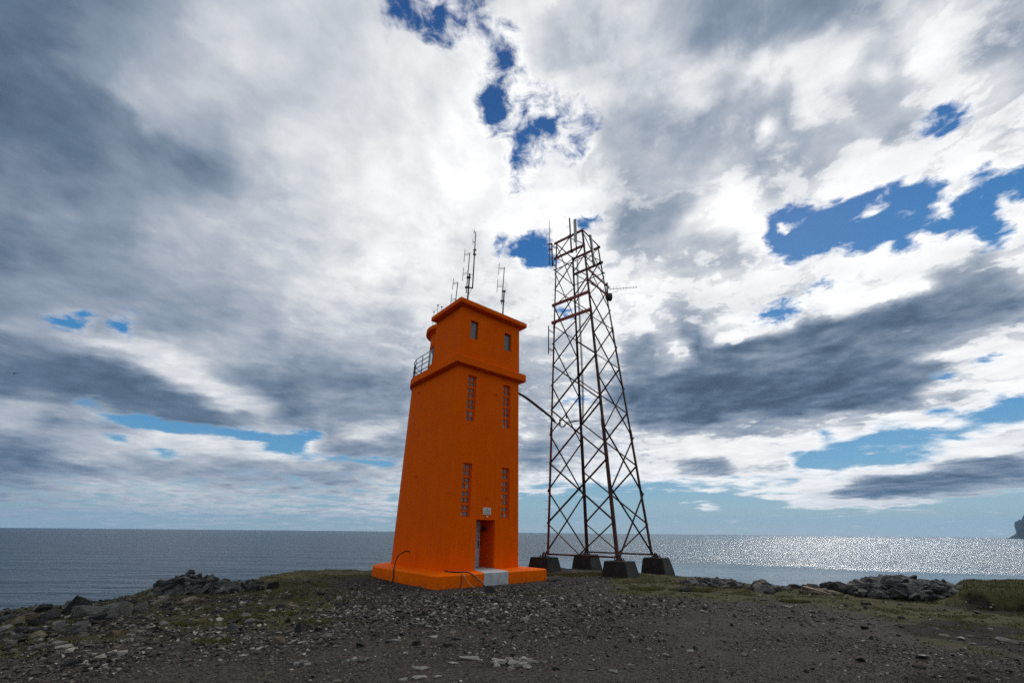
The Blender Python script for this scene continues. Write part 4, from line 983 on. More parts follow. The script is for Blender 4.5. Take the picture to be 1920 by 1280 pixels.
# whitewashed step: painted block standing a little proud of the plinth, running back into the doorway
st = MB()
f0, f1 = (1.20, 2.34), (1.36, 2.30)
A_ = [(f0[0], -0.832), (f0[1], -0.832), (f1[1], 1.015), (f1[0], 1.015)]
zt = [0.345, 0.345, 0.409, 0.409]
lo = [st.bm.verts.new((p[0], p[1], -0.40)) for p in A_]
mid = [st.bm.verts.new((p[0], p[1], z)) for p, z in zip(A_, zt)]
A2 = [(f0[0], -0.785), (f0[1], -0.785)]
top = [st.bm.verts.new((A2[0][0], A2[0][1], 0.369)), st.bm.verts.new((A2[1][0], A2[1][1], 0.369))]
dt = [st.bm.verts.new((f1[1], 0.02, 0.409)), st.bm.verts.new((f1[0], 0.02, 0.409))]
st.bm.faces.new((lo[0], lo[1], mid[1], mid[0]))
st.bm.faces.new((mid[0], mid[1], top[1], top[0]))
st.bm.faces.new((top[0], top[1], dt[0], dt[1]))
st.bm.faces.new((dt[1], dt[0], mid[2], mid[3]))
st.bm.faces.new((lo[1], lo[2], mid[2], dt[0], top[1], mid[1]))
st.bm.faces.new((lo[3], lo[0], mid[0], top[0], dt[1], mid[3]))
st.build('doorstep', M_WHITE, TW)

# glass block windows
gb = MB().box((-0.078, 0.0, -0.088), (0.078, 0.05, 0.088), 0.016).mesh('glass_block', M_GBLOCK)
gbw = gb.copy()
gbw.materials.clear()
gbw.materials.append(M_GBLOCK_W)
WHITE = {0: {(1, 3, 0)}, 1: {(0, 3, 1)}, 2: {(1, 1, 1), (0, 3, 1)}, 3: {(0, 1, 0), (0, 2, 0), (1, 3, 1)}}
for wi, (x0, x1, z0, z1) in enumerate(((0.58, 1.02, 5.99, 8.07), (2.61, 3.05, 5.99, 8.07), (0.58, 1.02, 2.19, 4.26), (2.61, 3.05, 2.19, 4.26))):
    gx_ = [x0, x0 + 0.035, x0 + 0.195, x0 + 0.245, x0 + 0.405, x1]
    gz_, rows_ = [z0], []
    pitch_ = (z1 - z0) / 4.0
    for k in range(4):
        b0 = z0 + k * pitch_
        gz_ += [b0 + 0.045, b0 + 0.225, b0 + 0.275, b0 + 0.455]
        rows_ += [(4 * k + 1, k, 1), (4 * k + 3, k, 0)]
    gz_.append(z1)
    holes_ = [(ci, rw) for ci in (1, 3) for rw, _, _ in rows_]
    gr = MB().plate(gx_, gz_, holes_, 0.04, 0.105).build('window_grille', M_WALL, TW)
    for rw, k, lower in rows_:
        for col, ci in ((0, 1), (1, 3)):
            kk = 3 - k
            white = (col, kk, lower) in WHITE[wi]
            b = link('glass_block', gbw if white else gb, gr, loc=((gx_[ci] + gx_[ci + 1]) / 2, 0.128, (gz_[rw] + gz_[rw + 1]) / 2))
            if white:
                b['label'] = 'whitened glass block'

# drain spouts on the walls
def spout(p, d, l=0.10):
    p, d = Vector(p), Vector(d)
    MB().tube([p - d * 0.05, p + d * l + Vector((0, 0, -0.03))], 0.035, 10).build('drain_spout', M_WALL, TW)


spout((2.16, 0, 7.50), (0, -1, 0))
spout((1.83, 0, 2.98), (0, -1, 0))
spout((0, 3.39, 7.92), (-1, 0, 0))
spout((0, 2.80, 3.96), (-1, 0, 0))

# gallery slab
ga = MB()
ga.prism(dshape(0.0, 0.06, ys=3.70), 8.40, 8.415, False, False, dshape(0.235, 0.07))
ga.prism(dshape(0.235, 0.07), 8.415, 8.44, False, False, dshape(0.262, 0.07))
ga.prism(dshape(0.262, 0.07), 8.44, 8.765, False, False)
ga.prism(dshape(0.262, 0.07), 8.765, 8.79, False, False, dshape(0.235, 0.07))
ga.prism(dshape(0.235, 0.07), 8.79, 8.90, False, True, dshape(-0.03, 0.06))
bmesh.ops.remove_doubles(ga.bm, verts=ga.bm.verts, dist=0.001)
ga.build('gallery_slab', M_WALL, TW, smooth_angle=40)

# watch room over the door front
RY = 2.34
wr = MB()
wr.plate([0.0, 0.54, 0.98, 2.61, 3.06, Wd], [8.84, 9.895, 10.835, 11.46], [(1, 1), (3, 1)], 0.13)
for quad in (((Wd, 0, 8.84), (Wd, RY, 8.84), (Wd, RY, 11.46), (Wd, 0, 11.46)), ((0, RY, 8.84), (0, 0, 8.84), (0, 0, 11.46), (0, RY, 11.46)), ((Wd, RY, 8.84), (0, RY, 8.84), (0, RY, 11.46), (Wd, RY, 11.46))):
    wr.bm.faces.new([wr.bm.verts.new(p) for p in quad])
bmesh.ops.remove_doubles(wr.bm, verts=wr.bm.verts, dist=0.0005)
wr.build('watch_room', M_WALL, TW)
# curved wing wall between watch room and gallery
ww = MB()
prof = [(RY - 0.02, 9.62)] + [(RY + 0.42 * (1 - math.cos(t * math.pi / 16)), 9.62 - 0.62 * math.sin(t * math.pi / 16)) for t in range(1, 9)] + [(RY + 0.42, 8.88), (RY - 0.02, 8.88)]
va = [ww.bm.verts.new((0.004, y, z)) for y, z in prof]
vb = [ww.bm.verts.new((0.22, y, z)) for y, z in prof]
for a in range(len(prof)):
    c_ = (a + 1) % len(prof)
    ww.bm.faces.new((va[a], va[c_], vb[c_], vb[a]))
ww.bm.faces.new(va)
ww.bm.faces.new(vb[::-1])
ww.build('wing_wall', M_WALL, TW)
for x0, x1 in ((0.54, 0.98), (2.61, 3.06)):
    wf = MB()
    for lo_, hi_ in (((x0, 0.10, 9.895), (x0 + 0.03, 0.14, 10.835)), ((x1 - 0.03, 0.10, 9.895), (x1, 0.14, 10.835)), ((x0 + 0.03, 0.10, 9.895), (x1 - 0.03, 0.14, 9.925)), ((x0 + 0.03, 0.10, 10.805), (x1 - 0.03, 0.14, 10.835))):
        wf.box(lo_, hi_)
    fr = wf.build('window', simple('brown_window_frame', (0.10, 0.045, 0.02), 0.6), TW)
    MB().box((x0 + 0.03, 0.112, 9.925), (x1 - 0.03, 0.124, 10.805)).build('pane', M_PANE, fr)
MB().box((-0.29, -0.29, 11.43), (Wd + 0.29, 2.43, 11.67), 0.02).build('roof', M_WALL, TW, smooth_angle=40)

# lantern on the half-round end
LX, LY = Wd / 2, 3.72


def circ(rad, n=48):
    return [(LX + rad * math.cos(2 * math.pi * k / n), LY + rad * math.sin(2 * math.pi * k / n)) for k in range(n)]


ln = MB()
ln.prism(circ(1.16), 8.88, 9.70, False, True)
ln.prism(circ(1.16), 10.74, 11.50, True, True)
lantern = ln.build('lantern', M_WALL, TW, smooth_angle=40)
NP = 12
for k in range(NP):
    t0, t1 = 2 * math.pi * (k + 0.06) / NP, 2 * math.pi * (k + 0.94) / NP
    g_ = MB()
    a0, a1 = [], []
    for s in range(5):
        t = t0 + (t1 - t0) * s / 4
        for lst, rad in ((a0, 1.10), (a1, 1.085)):
            lst.append((LX + rad * math.cos(t), LY + rad * math.sin(t)))
    g_.prism(a0 + a1[::-1], 9.71, 10.73)
    g_.build('pane', M_GLASS, lantern, smooth_angle=40)
    t = 2 * math.pi * k / NP
    MB().tube([(LX + 1.09 * math.cos(t), LY + 1.09 * math.sin(t), 9.69), (LX + 1.09 * math.cos(t), LY + 1.09 * math.sin(t), 10.75)], 0.028, 6).build('mullion', M_STEEL, lantern)
lens = MB()
rings_ = [(0.05, 9.70), (0.16, 9.72), (0.20, 9.95), (0.34, 10.0), (0.36, 10.25), (0.34, 10.5), (0.16, 10.56), (0.04, 10.66)]
prev = None
for rad, z in rings_:
    rg = [lens.bm.verts.new((LX + rad * math.cos(2 * math.pi * k / 20), LY + rad * math.sin(2 * math.pi * k / 20), z)) for k in range(20)]
    if prev:
        for k in range(20):
            lens.bm.faces.new((prev[k], prev[(k + 1) % 20], rg[(k + 1) % 20], rg[k]))
    prev = rg
lens.build('lens', M_STEEL, lantern, smooth_angle=40)
lr = MB()
lr.prism(circ(1.12), 11.46, 11.60, False, False, circ(1.40))
lr.prism(circ(1.40), 11.60, 11.62, False, False, circ(1.44))
lr.prism(circ(1.44), 11.62, 11.84, False, False)
lr.prism(circ(1.44), 11.84, 12.02, False, True, circ(0.25))
bmesh.ops.remove_doubles(lr.bm, verts=lr.bm.verts, dist=0.001)
lr.build('lantern_roof', M_WALL, TW, smooth_angle=30)

# gallery railing
RO = 0.17


def rail_path(off, z, n=30):
    rad = Wd / 2 + off
    p = [(-off, 2.42, z)] + [(LX + rad * math.cos(math.pi - math.pi * a / n), YS + rad * math.sin(math.pi - math.pi * a / n), z) for a in range(n + 1)] + [(Wd + off, 2.42, z)]
    return p


railing = empty('railing', (0, 0, 0))
railing.parent = TW
for z in (8.99, 9.27, 9.52, 9.78):
    MB().tube(rail_path(RO, z), 0.019, 6).build('rail', M_DARKSTEEL, railing)
posts = [(-RO, 2.44), (-RO, 3.12)] + [(LX + (Wd / 2 + RO) * math.cos(t), YS + (Wd / 2 + RO) * math.sin(t)) for t in [math.pi - math.pi * (k + 0.35) / 6.4 for k in range(7)]] + [(Wd + RO, 3.12), (Wd + RO, 2.44)]
for x, y in posts:
    MB().tube([(x, y, 8.80), (x, y, 9.79)], 0.02, 6).build('post', M_DARKSTEEL, railing)
MB().tube([(-RO + 0.06, 4.12, 9.25), (-RO, 3.6, 8.98)], 0.015, 6).build('brace', M_DARKSTEEL, railing)

# ------------------------------------------------------------------ things fixed to the lighthouse
sg = empty('sign', Matrix.Translation(TW.location) @ Matrix.Rotation(R(40.37), 4, 'Z') @ Vector((1.85, -0.002, 2.46)), R(40.37))
tag(sg, 'small cream plaque with three lines of dark lettering above the door', 'sign')
sb = MB().box((-0.205, -0.03, -0.135), (0.205, 0.0, 0.135), 0.012).build('board', M_SIGN, sg)
ink = MB()
random.seed(3)
for zz, wd_, hh in ((0.075, 0.075, 0.032), (0.0, 0.25, 0.040), (-0.075, 0.34, 0.034)):
    x = -wd_ / 2
    while x < wd_ / 2 - 0.012:
        cw = random.uniform(0.010, 0.022)
        k = random.choice((0, 1, 2))
        ink.box((x, -0.0335, zz - hh / 2), (x + 0.006, -0.0302, zz + hh / 2))
        if k:
            ink.box((x + 0.0065, -0.0335, zz + (hh / 2 - 0.006 if k == 1 else -0.003)), (x + cw, -0.0302, zz + (hh / 2 if k == 1 else 0.003)))
        x += cw + 0.007
ink.build('lettering', M_INK, sg)
for sx_ in (-1, 1):
    MB().tube([(sx_ * 0.18, -0.036, 0.0), (sx_ * 0.18, -0.029, 0.0)], 0.008, 8).build('screw', M_STEEL, sg)


def tower_pt(x, y, z):
    a = R(40.37)
    return Vector((-2.370 + x * math.cos(a) - y * math.sin(a), 16.644 + x * math.sin(a) + y * math.cos(a), z))


lp = empty('door_lamp', tower_pt(1.84, 0.0, 2.26), R(40.37))
tag(lp, 'tiny pale round lamp between the plaque and the door top', 'lamp')
MB().tube([(0, 0.0, 0), (0, -0.03, 0)], 0.035, 12).build('base', M_WHITE, lp)
bl = MB()
bmesh.ops.create_uvsphere(bl.bm, u_segments=12, v_segments=8, radius=0.04, matrix=Matrix.Translation((0, -0.055, -0.005)))
bl.build('bulb', M_LAMPGLASS, lp, smooth_angle=60)


def arc(p, q, bulge, n=16):
    p, q, b = Vector(p), Vector(q), Vector(bulge)
    return [p * (1 - t) * (1 - t) + (p + q) * 0 + 2 * t * (1 - t) * b + q * t * t for t in [i / n for i in range(n + 1)]]


def bez(pts, n=24):
    """smooth curve through the points"""
    P = [Vector(p) for p in pts]
    P = [2 * P[0] - P[1]] + P + [2 * P[-1] - P[-2]]
    out_ = []
    for i in range(1, len(P) - 2):
        for s in range(n // (len(P) - 3) + 1):
            t = s / (n // (len(P) - 3) + 1)
            a, b, c, d = P[i - 1], P[i], P[i + 1], P[i + 2]
            out_.append(0.5 * (2 * b + (c - a) * t + (2 * a - 5 * b + 4 * c - d) * t * t + (3 * b - a - 3 * c + d) * t ** 3))
    out_.append(P[-2])
    return out_


c1 = MB().tube(bez([tower_pt(0.02, 2.70, 0.94), tower_pt(-0.16, 2.74, 0.95), tower_pt(-0.58, 2.55, 0.78), tower_pt(-0.82, 2.28, 0.40), tower_pt(-0.86, 2.18, 0.10), tower_pt(-0.89, 2.15, -0.12)]), 0.024, 8).build('cable', M_CABLE, smooth_angle=60)
tag(c1, 'black cable arching from the long side wall down over the orange plinth', 'cable', 'cables hanging over the lighthouse plinth')
c2 = MB().tube(bez([tower_pt(0.02, -0.05, 0.415), tower_pt(0.18, -0.45, 0.40), tower_pt(0.55, -0.80, 0.39), tower_pt(0.90, -0.96, 0.14), tower_pt(1.14, -1.08, -0.08)]), 0.02, 8).build('cable', M_CABLE, smooth_angle=60)
tag(c2, 'black cable from the plinth top down to the dark stone by the white step', 'cable', 'cables hanging over the lighthouse plinth')
c3 = MB().tube(bez([tower_pt(0.28, -0.72, 0.385), tower_pt(0.30, -0.86, 0.30), tower_pt(0.38, -0.93, 0.16), tower_pt(0.45, -1.00, 0.06), tower_pt(0.62, -1.12, -0.06)]), 0.014, 8).build('cable', M_CABLE_Y, smooth_angle=60)
tag(c3, 'thin tan cable dangling down the plinth front to the gravel', 'cable', 'cables hanging over the lighthouse plinth')
c4 = MB().tube(bez([tower_pt(0.26, -0.72, 0.385), tower_pt(0.20, -0.85, 0.30), tower_pt(0.20, -0.86, 0.12), tower_pt(0.10, -0.90, -0.08)]), 0.012, 8).build('cable', M_CABLE, smooth_angle=60)
tag(c4, 'thin dark cable hanging straight down the plinth front beside the tan one', 'cable', 'cables hanging over the lighthouse plinth')

# ------------------------------------------------------------------ antennas on the lighthouse roof
def dipole(parent, rod, arm, rr=0.016):
    MB().tube(rod, rr, 6).build('dipole_rod', M_DARKSTEEL, parent)
    a, b = Vector(arm[0]), Vector(arm[1])
    for dz in (0.045, -0.045):
        MB().tube([a + Vector((0, 0, dz)), b + Vector((0, 0, dz))], 0.011, 6).build('arm', M_DARKSTEEL, parent)


def local(o, pts):
    return [Vector(p) - o.location for p in pts]


def clamp(parent, p, q):
    p, q = Vector(p), Vector(q)
    MB().box((min(p.x, q.x), p.y - 0.04, min(p.z, q.z) - 0.035), (max(p.x, q.x), p.y + 0.04, max(p.z, q.z) + 0.035)).build('clamp', M_DARKSTEEL, parent)


ROOF = 11.67
a1 = empty('dipole_antenna', (-2.40, 18.40, ROOF))
tag(a1, 'two dipole antenna on the thick pole at the middle of the orange roof', 'antenna', 'antennas on the lighthouse roof')
MB().tube(local(a1, [(-2.40, 18.4, ROOF - 0.01), (-2.37, 18.4, 12.82), (-2.35, 18.4, 14.45)]), 0.045, 10).build('pole', M_DARKSTEEL, a1)
MB().tube(local(a1, [(-2.47, 18.4, 13.21), (-2.42, 18.4, 15.85)]), 0.026, 8).build('boom', M_DARKSTEEL, a1)
dipole(a1, local(a1, [(-2.70, 18.4, 16.11), (-2.71, 18.4, 15.22)]), local(a1, [(-2.70, 18.4, 15.70), (-2.43, 18.4, 15.79)]))
dipole(a1, local(a1, [(-2.71, 18.4, 14.83), (-2.72, 18.4, 13.96)]), local(a1, [(-2.71, 18.4, 14.41), (-2.46, 18.4, 14.50)]))
for p, q in (((-2.50, 0, 14.18), (-2.28, 0, 14.22)), ((-2.55, 0, 13.55), (-2.31, 0, 13.58))):
    clamp(a1, (p[0] + 2.40, 0, p[2] - ROOF), (q[0] + 2.40, 0, q[2] - ROOF))
a2 = empty('whip_antenna', (-2.15, 18.40, 13.5))
tag(a2, 'tallest roof antenna, a long pole with two tiny stub dipoles near its tip', 'antenna', 'antennas on the lighthouse roof')
MB().tube(local(a2, [(-2.15, 18.4, 13.50), (-2.15, 18.4, 15.7), (-2.16, 18.4, 17.29)]), [0.036, 0.033, 0.026], 8).build('pole', M_DARKSTEEL, a2)
MB().tube(local(a2, [(-2.26, 18.4, 17.57), (-2.26, 18.4, 17.20)]), 0.012, 6).build('dipole_rod', M_DARKSTEEL, a2)
MB().tube(local(a2, [(-2.26, 18.4, 17.42), (-2.155, 18.4, 17.27)]), 0.02, 6).build('arm', M_DARKSTEEL, a2)
MB().tube(local(a2, [(-2.29, 18.4, 16.83), (-2.28, 18.4, 16.47)]), 0.012, 6).build('dipole_rod', M_DARKSTEEL, a2)
MB().tube(local(a2, [(-2.285, 18.4, 16.66), (-2.155, 18.4, 16.56)]), 0.02, 6).build('arm', M_DARKSTEEL, a2)
for z in (16.05, 15.74):
    clamp(a2, (-0.08, 0, z - 13.5), (0.09, 0, z - 13.5))
MB().tube(local(a2, [(-2.17, 18.4, 15.74), (-2.17, 18.4, 16.05)]), 0.05, 8).build('sleeve', M_STEEL, a2)
MB().tube(local(a2, [(-2.34, 18.4, 14.38), (-2.15, 18.4, 14.41)]), 0.014, 6).build('stay', M_DARKSTEEL, a2)
MB().tube(local(a2, [(-2.35, 18.4, 13.54), (-2.12, 18.4, 13.54)]), 0.035, 6).build('bracket', M_DARKSTEEL, a2)
MB().tube(local(a2, bez([(-2.19, 18.42, 13.5), (-2.24, 18.42, 13.35), (-2.33, 18.42, 13.15), (-2.36, 18.42, 12.7)])), 0.012, 6).build('lead', M_CABLE, a2)
a3 = empty('dipole_antenna', (-0.54, 19.25, ROOF))
tag(a3, 'two dipole antenna alone on the right end of the orange roof', 'antenna', 'antennas on the lighthouse roof')
MB().tube(local(a3, [(-0.545, 19.25, ROOF - 0.01), (-0.52, 19.25, 12.38), (-0.46, 19.25, 13.93)]), 0.042, 10).build('pole', M_DARKSTEEL, a3)
MB().tube(local(a3, [(-0.59, 19.25, 13.05), (-0.48, 19.25, 15.5)]), 0.026, 8).build('boom', M_DARKSTEEL, a3)
dipole(a3, local(a3, [(-0.78, 19.25, 15.80), (-0.81, 19.25, 14.98)]), local(a3, [(-0.80, 19.25, 15.41), (-0.485, 19.25, 15.43)]))
dipole(a3, local(a3, [(-0.84, 19.25, 14.66), (-0.87, 19.25, 13.80)]), local(a3, [(-0.855, 19.25, 14.21), (-0.54, 19.25, 14.23)]))
for xa, xb, z in ((-0.60, -0.38, 13.88), (-0.67, -0.43, 13.25)):
    clamp(a3, (xa + 0.54, 0, z - ROOF), (xb + 0.54, 0, z - ROOF))
a4 = empty('dipole_antenna', (-3.00, 18.27, ROOF))
tag(a4, 'shortest two dipole antenna rising behind the left edge of the orange roof', 'antenna', 'antennas on the lighthouse roof')
MB().tube(local(a4, [(-3.01, 18.27, ROOF - 0.01), (-2.94, 18.27, 13.80)]), 0.024, 8).build('boom', M_DARKSTEEL, a4)
dipole(a4, local(a4, [(-3.18, 18.27, 14.04), (-3.20, 18.27, 13.32)]), local(a4, [(-3.19, 18.27, 13.69), (-2.945, 18.27, 13.77)]))
dipole(a4, local(a4, [(-3.21, 18.27, 13.03), (-3.22, 18.27, 12.41)]), local(a4, [(-3.215, 18.27, 12.67), (-2.98, 18.27, 12.73)]))
for k, (x, y, zb, zt_, lab) in enumerate(((-4.50, 20.3, 11.80, 13.10, 'short ball tipped rod on the lantern roof, lower left of three'),
                                          (-4.31, 20.3, 11.83, 13.55, 'tall slim ball tipped rod on the lantern roof, middle of three'),
                                          (-4.08, 20.3, 11.86, 13.43, 'ball tipped rod barely clearing the roof corner, right of three'),
                                          (-4.33, 20.12, 11.80, 12.45, 'stub rod with dark knob between lantern roof and watch room eave'))):
    ro = empty('lightning_rod', (x, y, zb))
    tag(ro, lab, 'rod', 'ball tipped rods on the lantern roof')
    MB().tube([(0, 0, 0), (0, 0, zt_ - zb)], 0.014, 6).build('rod', M_STEEL, ro)
    bb = MB()
    bmesh.ops.create_uvsphere(bb.bm, u_segments=10, v_segments=6, radius=0.05, matrix=Matrix.Translation((0, 0, zt_ - zb)))
    bb.build('ball', M_DARKSTEEL, ro, smooth_angle=60)

# ================================================================== lattice mast
MC = Vector((4.60314, 23.13947, 0.0))
MAST = empty('lattice_mast', MC)
tag(MAST, 'tall rusty lattice radio mast on four dark concrete blocks', 'mast')
ANG = {'C': R(-85.2), 'D': R(4.8), 'B': R(94.8), 'A': R(184.8)}
ZB, ZT, RB, RT = 0.70, 20.28, 2.762, 1.542


def leg_pt(n, z):
    r = RB + (RT - RB) * (z - ZB) / (ZT - ZB)
    return Vector((r * math.cos(ANG[n]), r * math.sin(ANG[n]), z))


def lshape(w, t):
    return [(0, 0), (w, 0), (w, t), (t, t), (t, w), (0, w)]


def member(name, p, q, w, t, xdir, m, parent=MAST):
    return MB().profile(p, q, lshape(w, t), xdir).build(name, m, parent)


NEXT = {'C': ('A', 'D'), 'D': ('C', 'B'), 'B': ('D', 'A'), 'A': ('B', 'C')}
for n in 'ABCD':
    u_, v_ = [(leg_pt(k, 5) - leg_pt(n, 5)).normalized() for k in NEXT[n]]
    m = M_LEG_RED if n == 'A' else M_LEG
    for k, (za, zb_, w_) in enumerate(((ZB, 6.9, 0.138), (6.9, 13.6, 0.115), (13.6, 20.36, 0.095))):
        p, q = leg_pt(n, za), leg_pt(n, zb_)
        d = (q - p).normalized()
        sec = MB()
        yv = d.cross(u_).normalized()
        sgn = 1 if yv.dot(v_) > 0 else -1
        shp = [(x, y * sgn) for x, y in lshape(w_, 0.016)]
        sec.profile(p, q, shp, u_)
        sec.build('leg', m if za < 13 else M_LEG, MAST)
        if k < 2:      # splice plate
            for uu in (u_, v_):
                c = leg_pt(n, zb_)
                nn = d.cross(uu).normalized()
                MB().profile(c - d * 0.22 - uu * 0.006, c + d * 0.22 - uu * 0.006, [(0, -0.012), (w_, -0.012), (w_, 0.024), (0, 0.024)], uu).build('splice_plate', M_LEG, MAST)

CENT = Vector((0, 0, 0))


def outward(a, b):
    mdl = (leg_pt(a, 8) + leg_pt(b, 8)) / 2
    mdl.z = 0
    return mdl.normalized()


def brace(a, za, b, zb_, w_=0.065, off=0.0, m=M_BRACE, name='brace'):
    o = outward(a, b) * off
    p, q = leg_pt(a, za) + o, leg_pt(b, zb_) + o
    if isinstance(za, tuple):
        pass
    return member(name, p, q, w_, 0.010, outward(a, b), m)


LV1 = [0.72, 3.68, 6.68, 9.62, 12.36, 15.06, 17.69, 20.2]       # faces A-B and C-D
LV2 = [2.16, 5.10, 8.10, 10.90, 13.62, 16.40, 19.05]            # faces A-C and B-D
for a, b in (('A', 'B'), ('C', 'D')):
    for k in range(len(LV1) - 1):
        w_ = 0.098 if k < 2 else (0.082 if k < 5 else 0.058)
        brace(a, LV1[k], b, LV1[k + 1], w_, 0.012)
        brace(b, LV1[k], a, LV1[k + 1], w_, -0.05)
for a, b in (('A', 'C'), ('D', 'B')):
    mid_ = (leg_pt(a, 0.76) + leg_pt(b, 0.76)) / 2
    o = outward(a, b)
    member('tie', leg_pt(a, 0.76), leg_pt(b, 0.76), 0.075, 0.01, o, M_LEG_RED)
    member('brace', leg_pt(a, LV2[0]), mid_, 0.06, 0.01, o, M_BRACE)
    member('brace', leg_pt(b, LV2[0]), mid_, 0.06, 0.01, o, M_BRACE)
    for k in range(len(LV2) - 1):
        w_ = 0.070 if k < 3 else 0.056
        brace(a, LV2[k], b, LV2[k + 1], w_, 0.012)
        brace(b, LV2[k], a, LV2[k + 1], w_, -0.05)
    pm = (leg_pt(a, 20.2) + leg_pt(b, 20.2)) / 2
    member('brace', leg_pt(a, LV2[-1]), pm, 0.05, 0.01, o, M_BRACE)
    member('brace', leg_pt(b, LV2[-1]), pm, 0.05, 0.01, o, M_BRACE)
for a, b in (('C', 'D'), ('A', 'B')):
    member('top_rail', leg_pt(a, 20.3), leg_pt(b, 20.3), 0.06, 0.01, outward(a, b), M_BRACE)


def beam(a, b, z, h=0.20, ext0=0.14, ext1=0.08, m=M_BEAM, zb_=None):
    p, q = leg_pt(a, z), leg_pt(b, zb_ or z)
    d = (q - p).normalized()
    o = outward(a, b)
    p, q = p - d * ext0 + o * 0.06, q + d * ext1 + o * 0.06
    shape = [(0, -h / 2), (0.07, -h / 2), (0.07, -h / 2 + 0.012), (0.012, -h / 2 + 0.012), (0.012, h / 2 - 0.012), (0.07, h / 2 - 0.012), (0.07, h / 2), (0, h / 2)]
    be = MB().profile(p, q, shape, -o).build('beam', m, MAST)
    L_ = (q - p).length
    bolts = MB()
    for t in (0.10, 0.24, 0.5, 0.76, 0.93):
        c = p + d * L_ * t
        for s in (-1, 1):
            bolts.tube([c + Vector((0, 0, s * h / 2)) + o * 0.0, c + Vector((0, 0, s * (h / 2 + 0.045)))], 0.018, 6)
    link('bolt', bolts.mesh('bolt', M_LEG), be)['kind'] = 'stuff'
    return be


beam('A', 'C', 13.90)
beam('A', 'C', 15.20)
beam('A', 'C', 18.97, 0.17)
beam('A', 'C', 20.30, 0.17)
beam('B', 'D', 18.87, 0.17, 0.05, 0.10)
beam('B', 'D', 20.20, 0.17, 0.05, 0.10)
# two outriggers on the right-hand face, carried out past the leg to the dish pole
beam('C', 'D', 17.04, 0.14, 0.05, 0.50)
beam('C', 'D', 16.15, 0.14, 0.05, 0.50)
# grey tube ring
for a, b in (('A', 'C'), ('C', 'D'), ('B', 'D'), ('A', 'B')):
    p, q = leg_pt(a, 18.0), leg_pt(b, 18.0)
    d = (q - p).normalized()
    o = outward(a, b) * 0.03
    MB().tube([p - d * 0.12 + o, q + d * 0.12 + o], 0.034, 8).build('tube_rail', M_GALV, MAST)
# steps up leg A, cable ladder inside
peg = MB().tube([(0, 0, 0), (-0.17, -0.02, 0), (-0.17, -0.02, 0.02)], 0.008, 5).mesh('step_peg', M_LEG)
for k in range(46):
    p = leg_pt('A', 1.2 + k * 0.40)
    link('step_peg', peg, MAST, loc=p)
for dx, wq in ((0.0, 0.02), (0.05, 0.014), (-0.045, 0.017)):
    pts = [Vector((-0.35 + dx, 0.55, 7.6)), Vector((-0.20 + dx, 0.62, 10)), Vector((-0.12 + dx, 0.5, 14)), Vector((-0.1 + dx, 0.3, 17.5)), Vector((-0.05 + dx, 0.1, 19.0))]
    MB().tube(bez(pts), wq, 6).build('feeder_cable', M_CABLE, MAST)

# footings
blk = MB()
s0, s1, hb = 0.66, 0.50, 0.59
bl_ = [blk.bm.verts.new((x * s0, y * s0, -0.35)) for x, y in ((-1, -1), (1, -1), (1, 1), (-1, 1))]
bm_ = [blk.bm.verts.new((x * s0 * 0.93, y * s0 * 0.93, 0.0)) for x, y in ((-1, -1), (1, -1), (1, 1), (-1, 1))]
bt_ = [blk.bm.verts.new((x * s1, y * s1, hb)) for x, y in ((-1, -1), (1, -1), (1, 1), (-1, 1))]
for L0, L1 in ((bl_, bm_), (bm_, bt_)):
    for k in range(4):
        blk.bm.faces.new((L0[k], L0[(k + 1) % 4], L1[(k + 1) % 4], L1[k]))
blk.bm.faces.new(bt_)
blk.bm.faces.new(bl_[::-1])
bmesh.ops.bevel(blk.bm, geom=list(blk.bm.edges), offset=0.025, segments=2, affect='EDGES')
blkm = blk.mesh('footing', M_CONC)
for n in 'ABCD':
    p = leg_pt(n, 0.0) * 1.03
    f = link('footing', blkm, MAST, loc=(p.x, p.y, 0.0), rot=(0, 0, ANG['C'] + R(45)))
    bp = MB()
    bp.box((-0.20, -0.20, hb + 0.001), (0.20, 0.20, hb + 0.03))
    for sx_, sy_ in ((-1, -1), (1, -1), (1, 1), (-1, 1)):
        bp.tube([(sx_ * 0.14, sy_ * 0.14, hb + 0.02), (sx_ * 0.14, sy_ * 0.14, hb + 0.12)], 0.022, 6)
    bp.build('base_plate', M_LEG, f)
    gs = MB()
    for k in range(4):
        t = k * math.pi / 2
        c_, s_ = math.cos(t), math.sin(t)
        gs.bm.faces.new([gs.bm.verts.new(v) for v in ((0.03 * c_, 0.03 * s_, hb + 0.03), (0.18 * c_, 0.18 * s_, hb + 0.03), (0.03 * c_, 0.03 * s_, hb + 0.24))])
        gs.bm.faces.new([gs.bm.verts.new((v[0] - 0.012 * s_, v[1] + 0.012 * c_, v[2])) for v in ((0.03 * c_, 0.03 * s_, hb + 0.03), (0.03 * c_, 0.03 * s_, hb + 0.24), (0.18 * c_, 0.18 * s_, hb + 0.03))])
    gs.build('gusset', M_LEG, f)

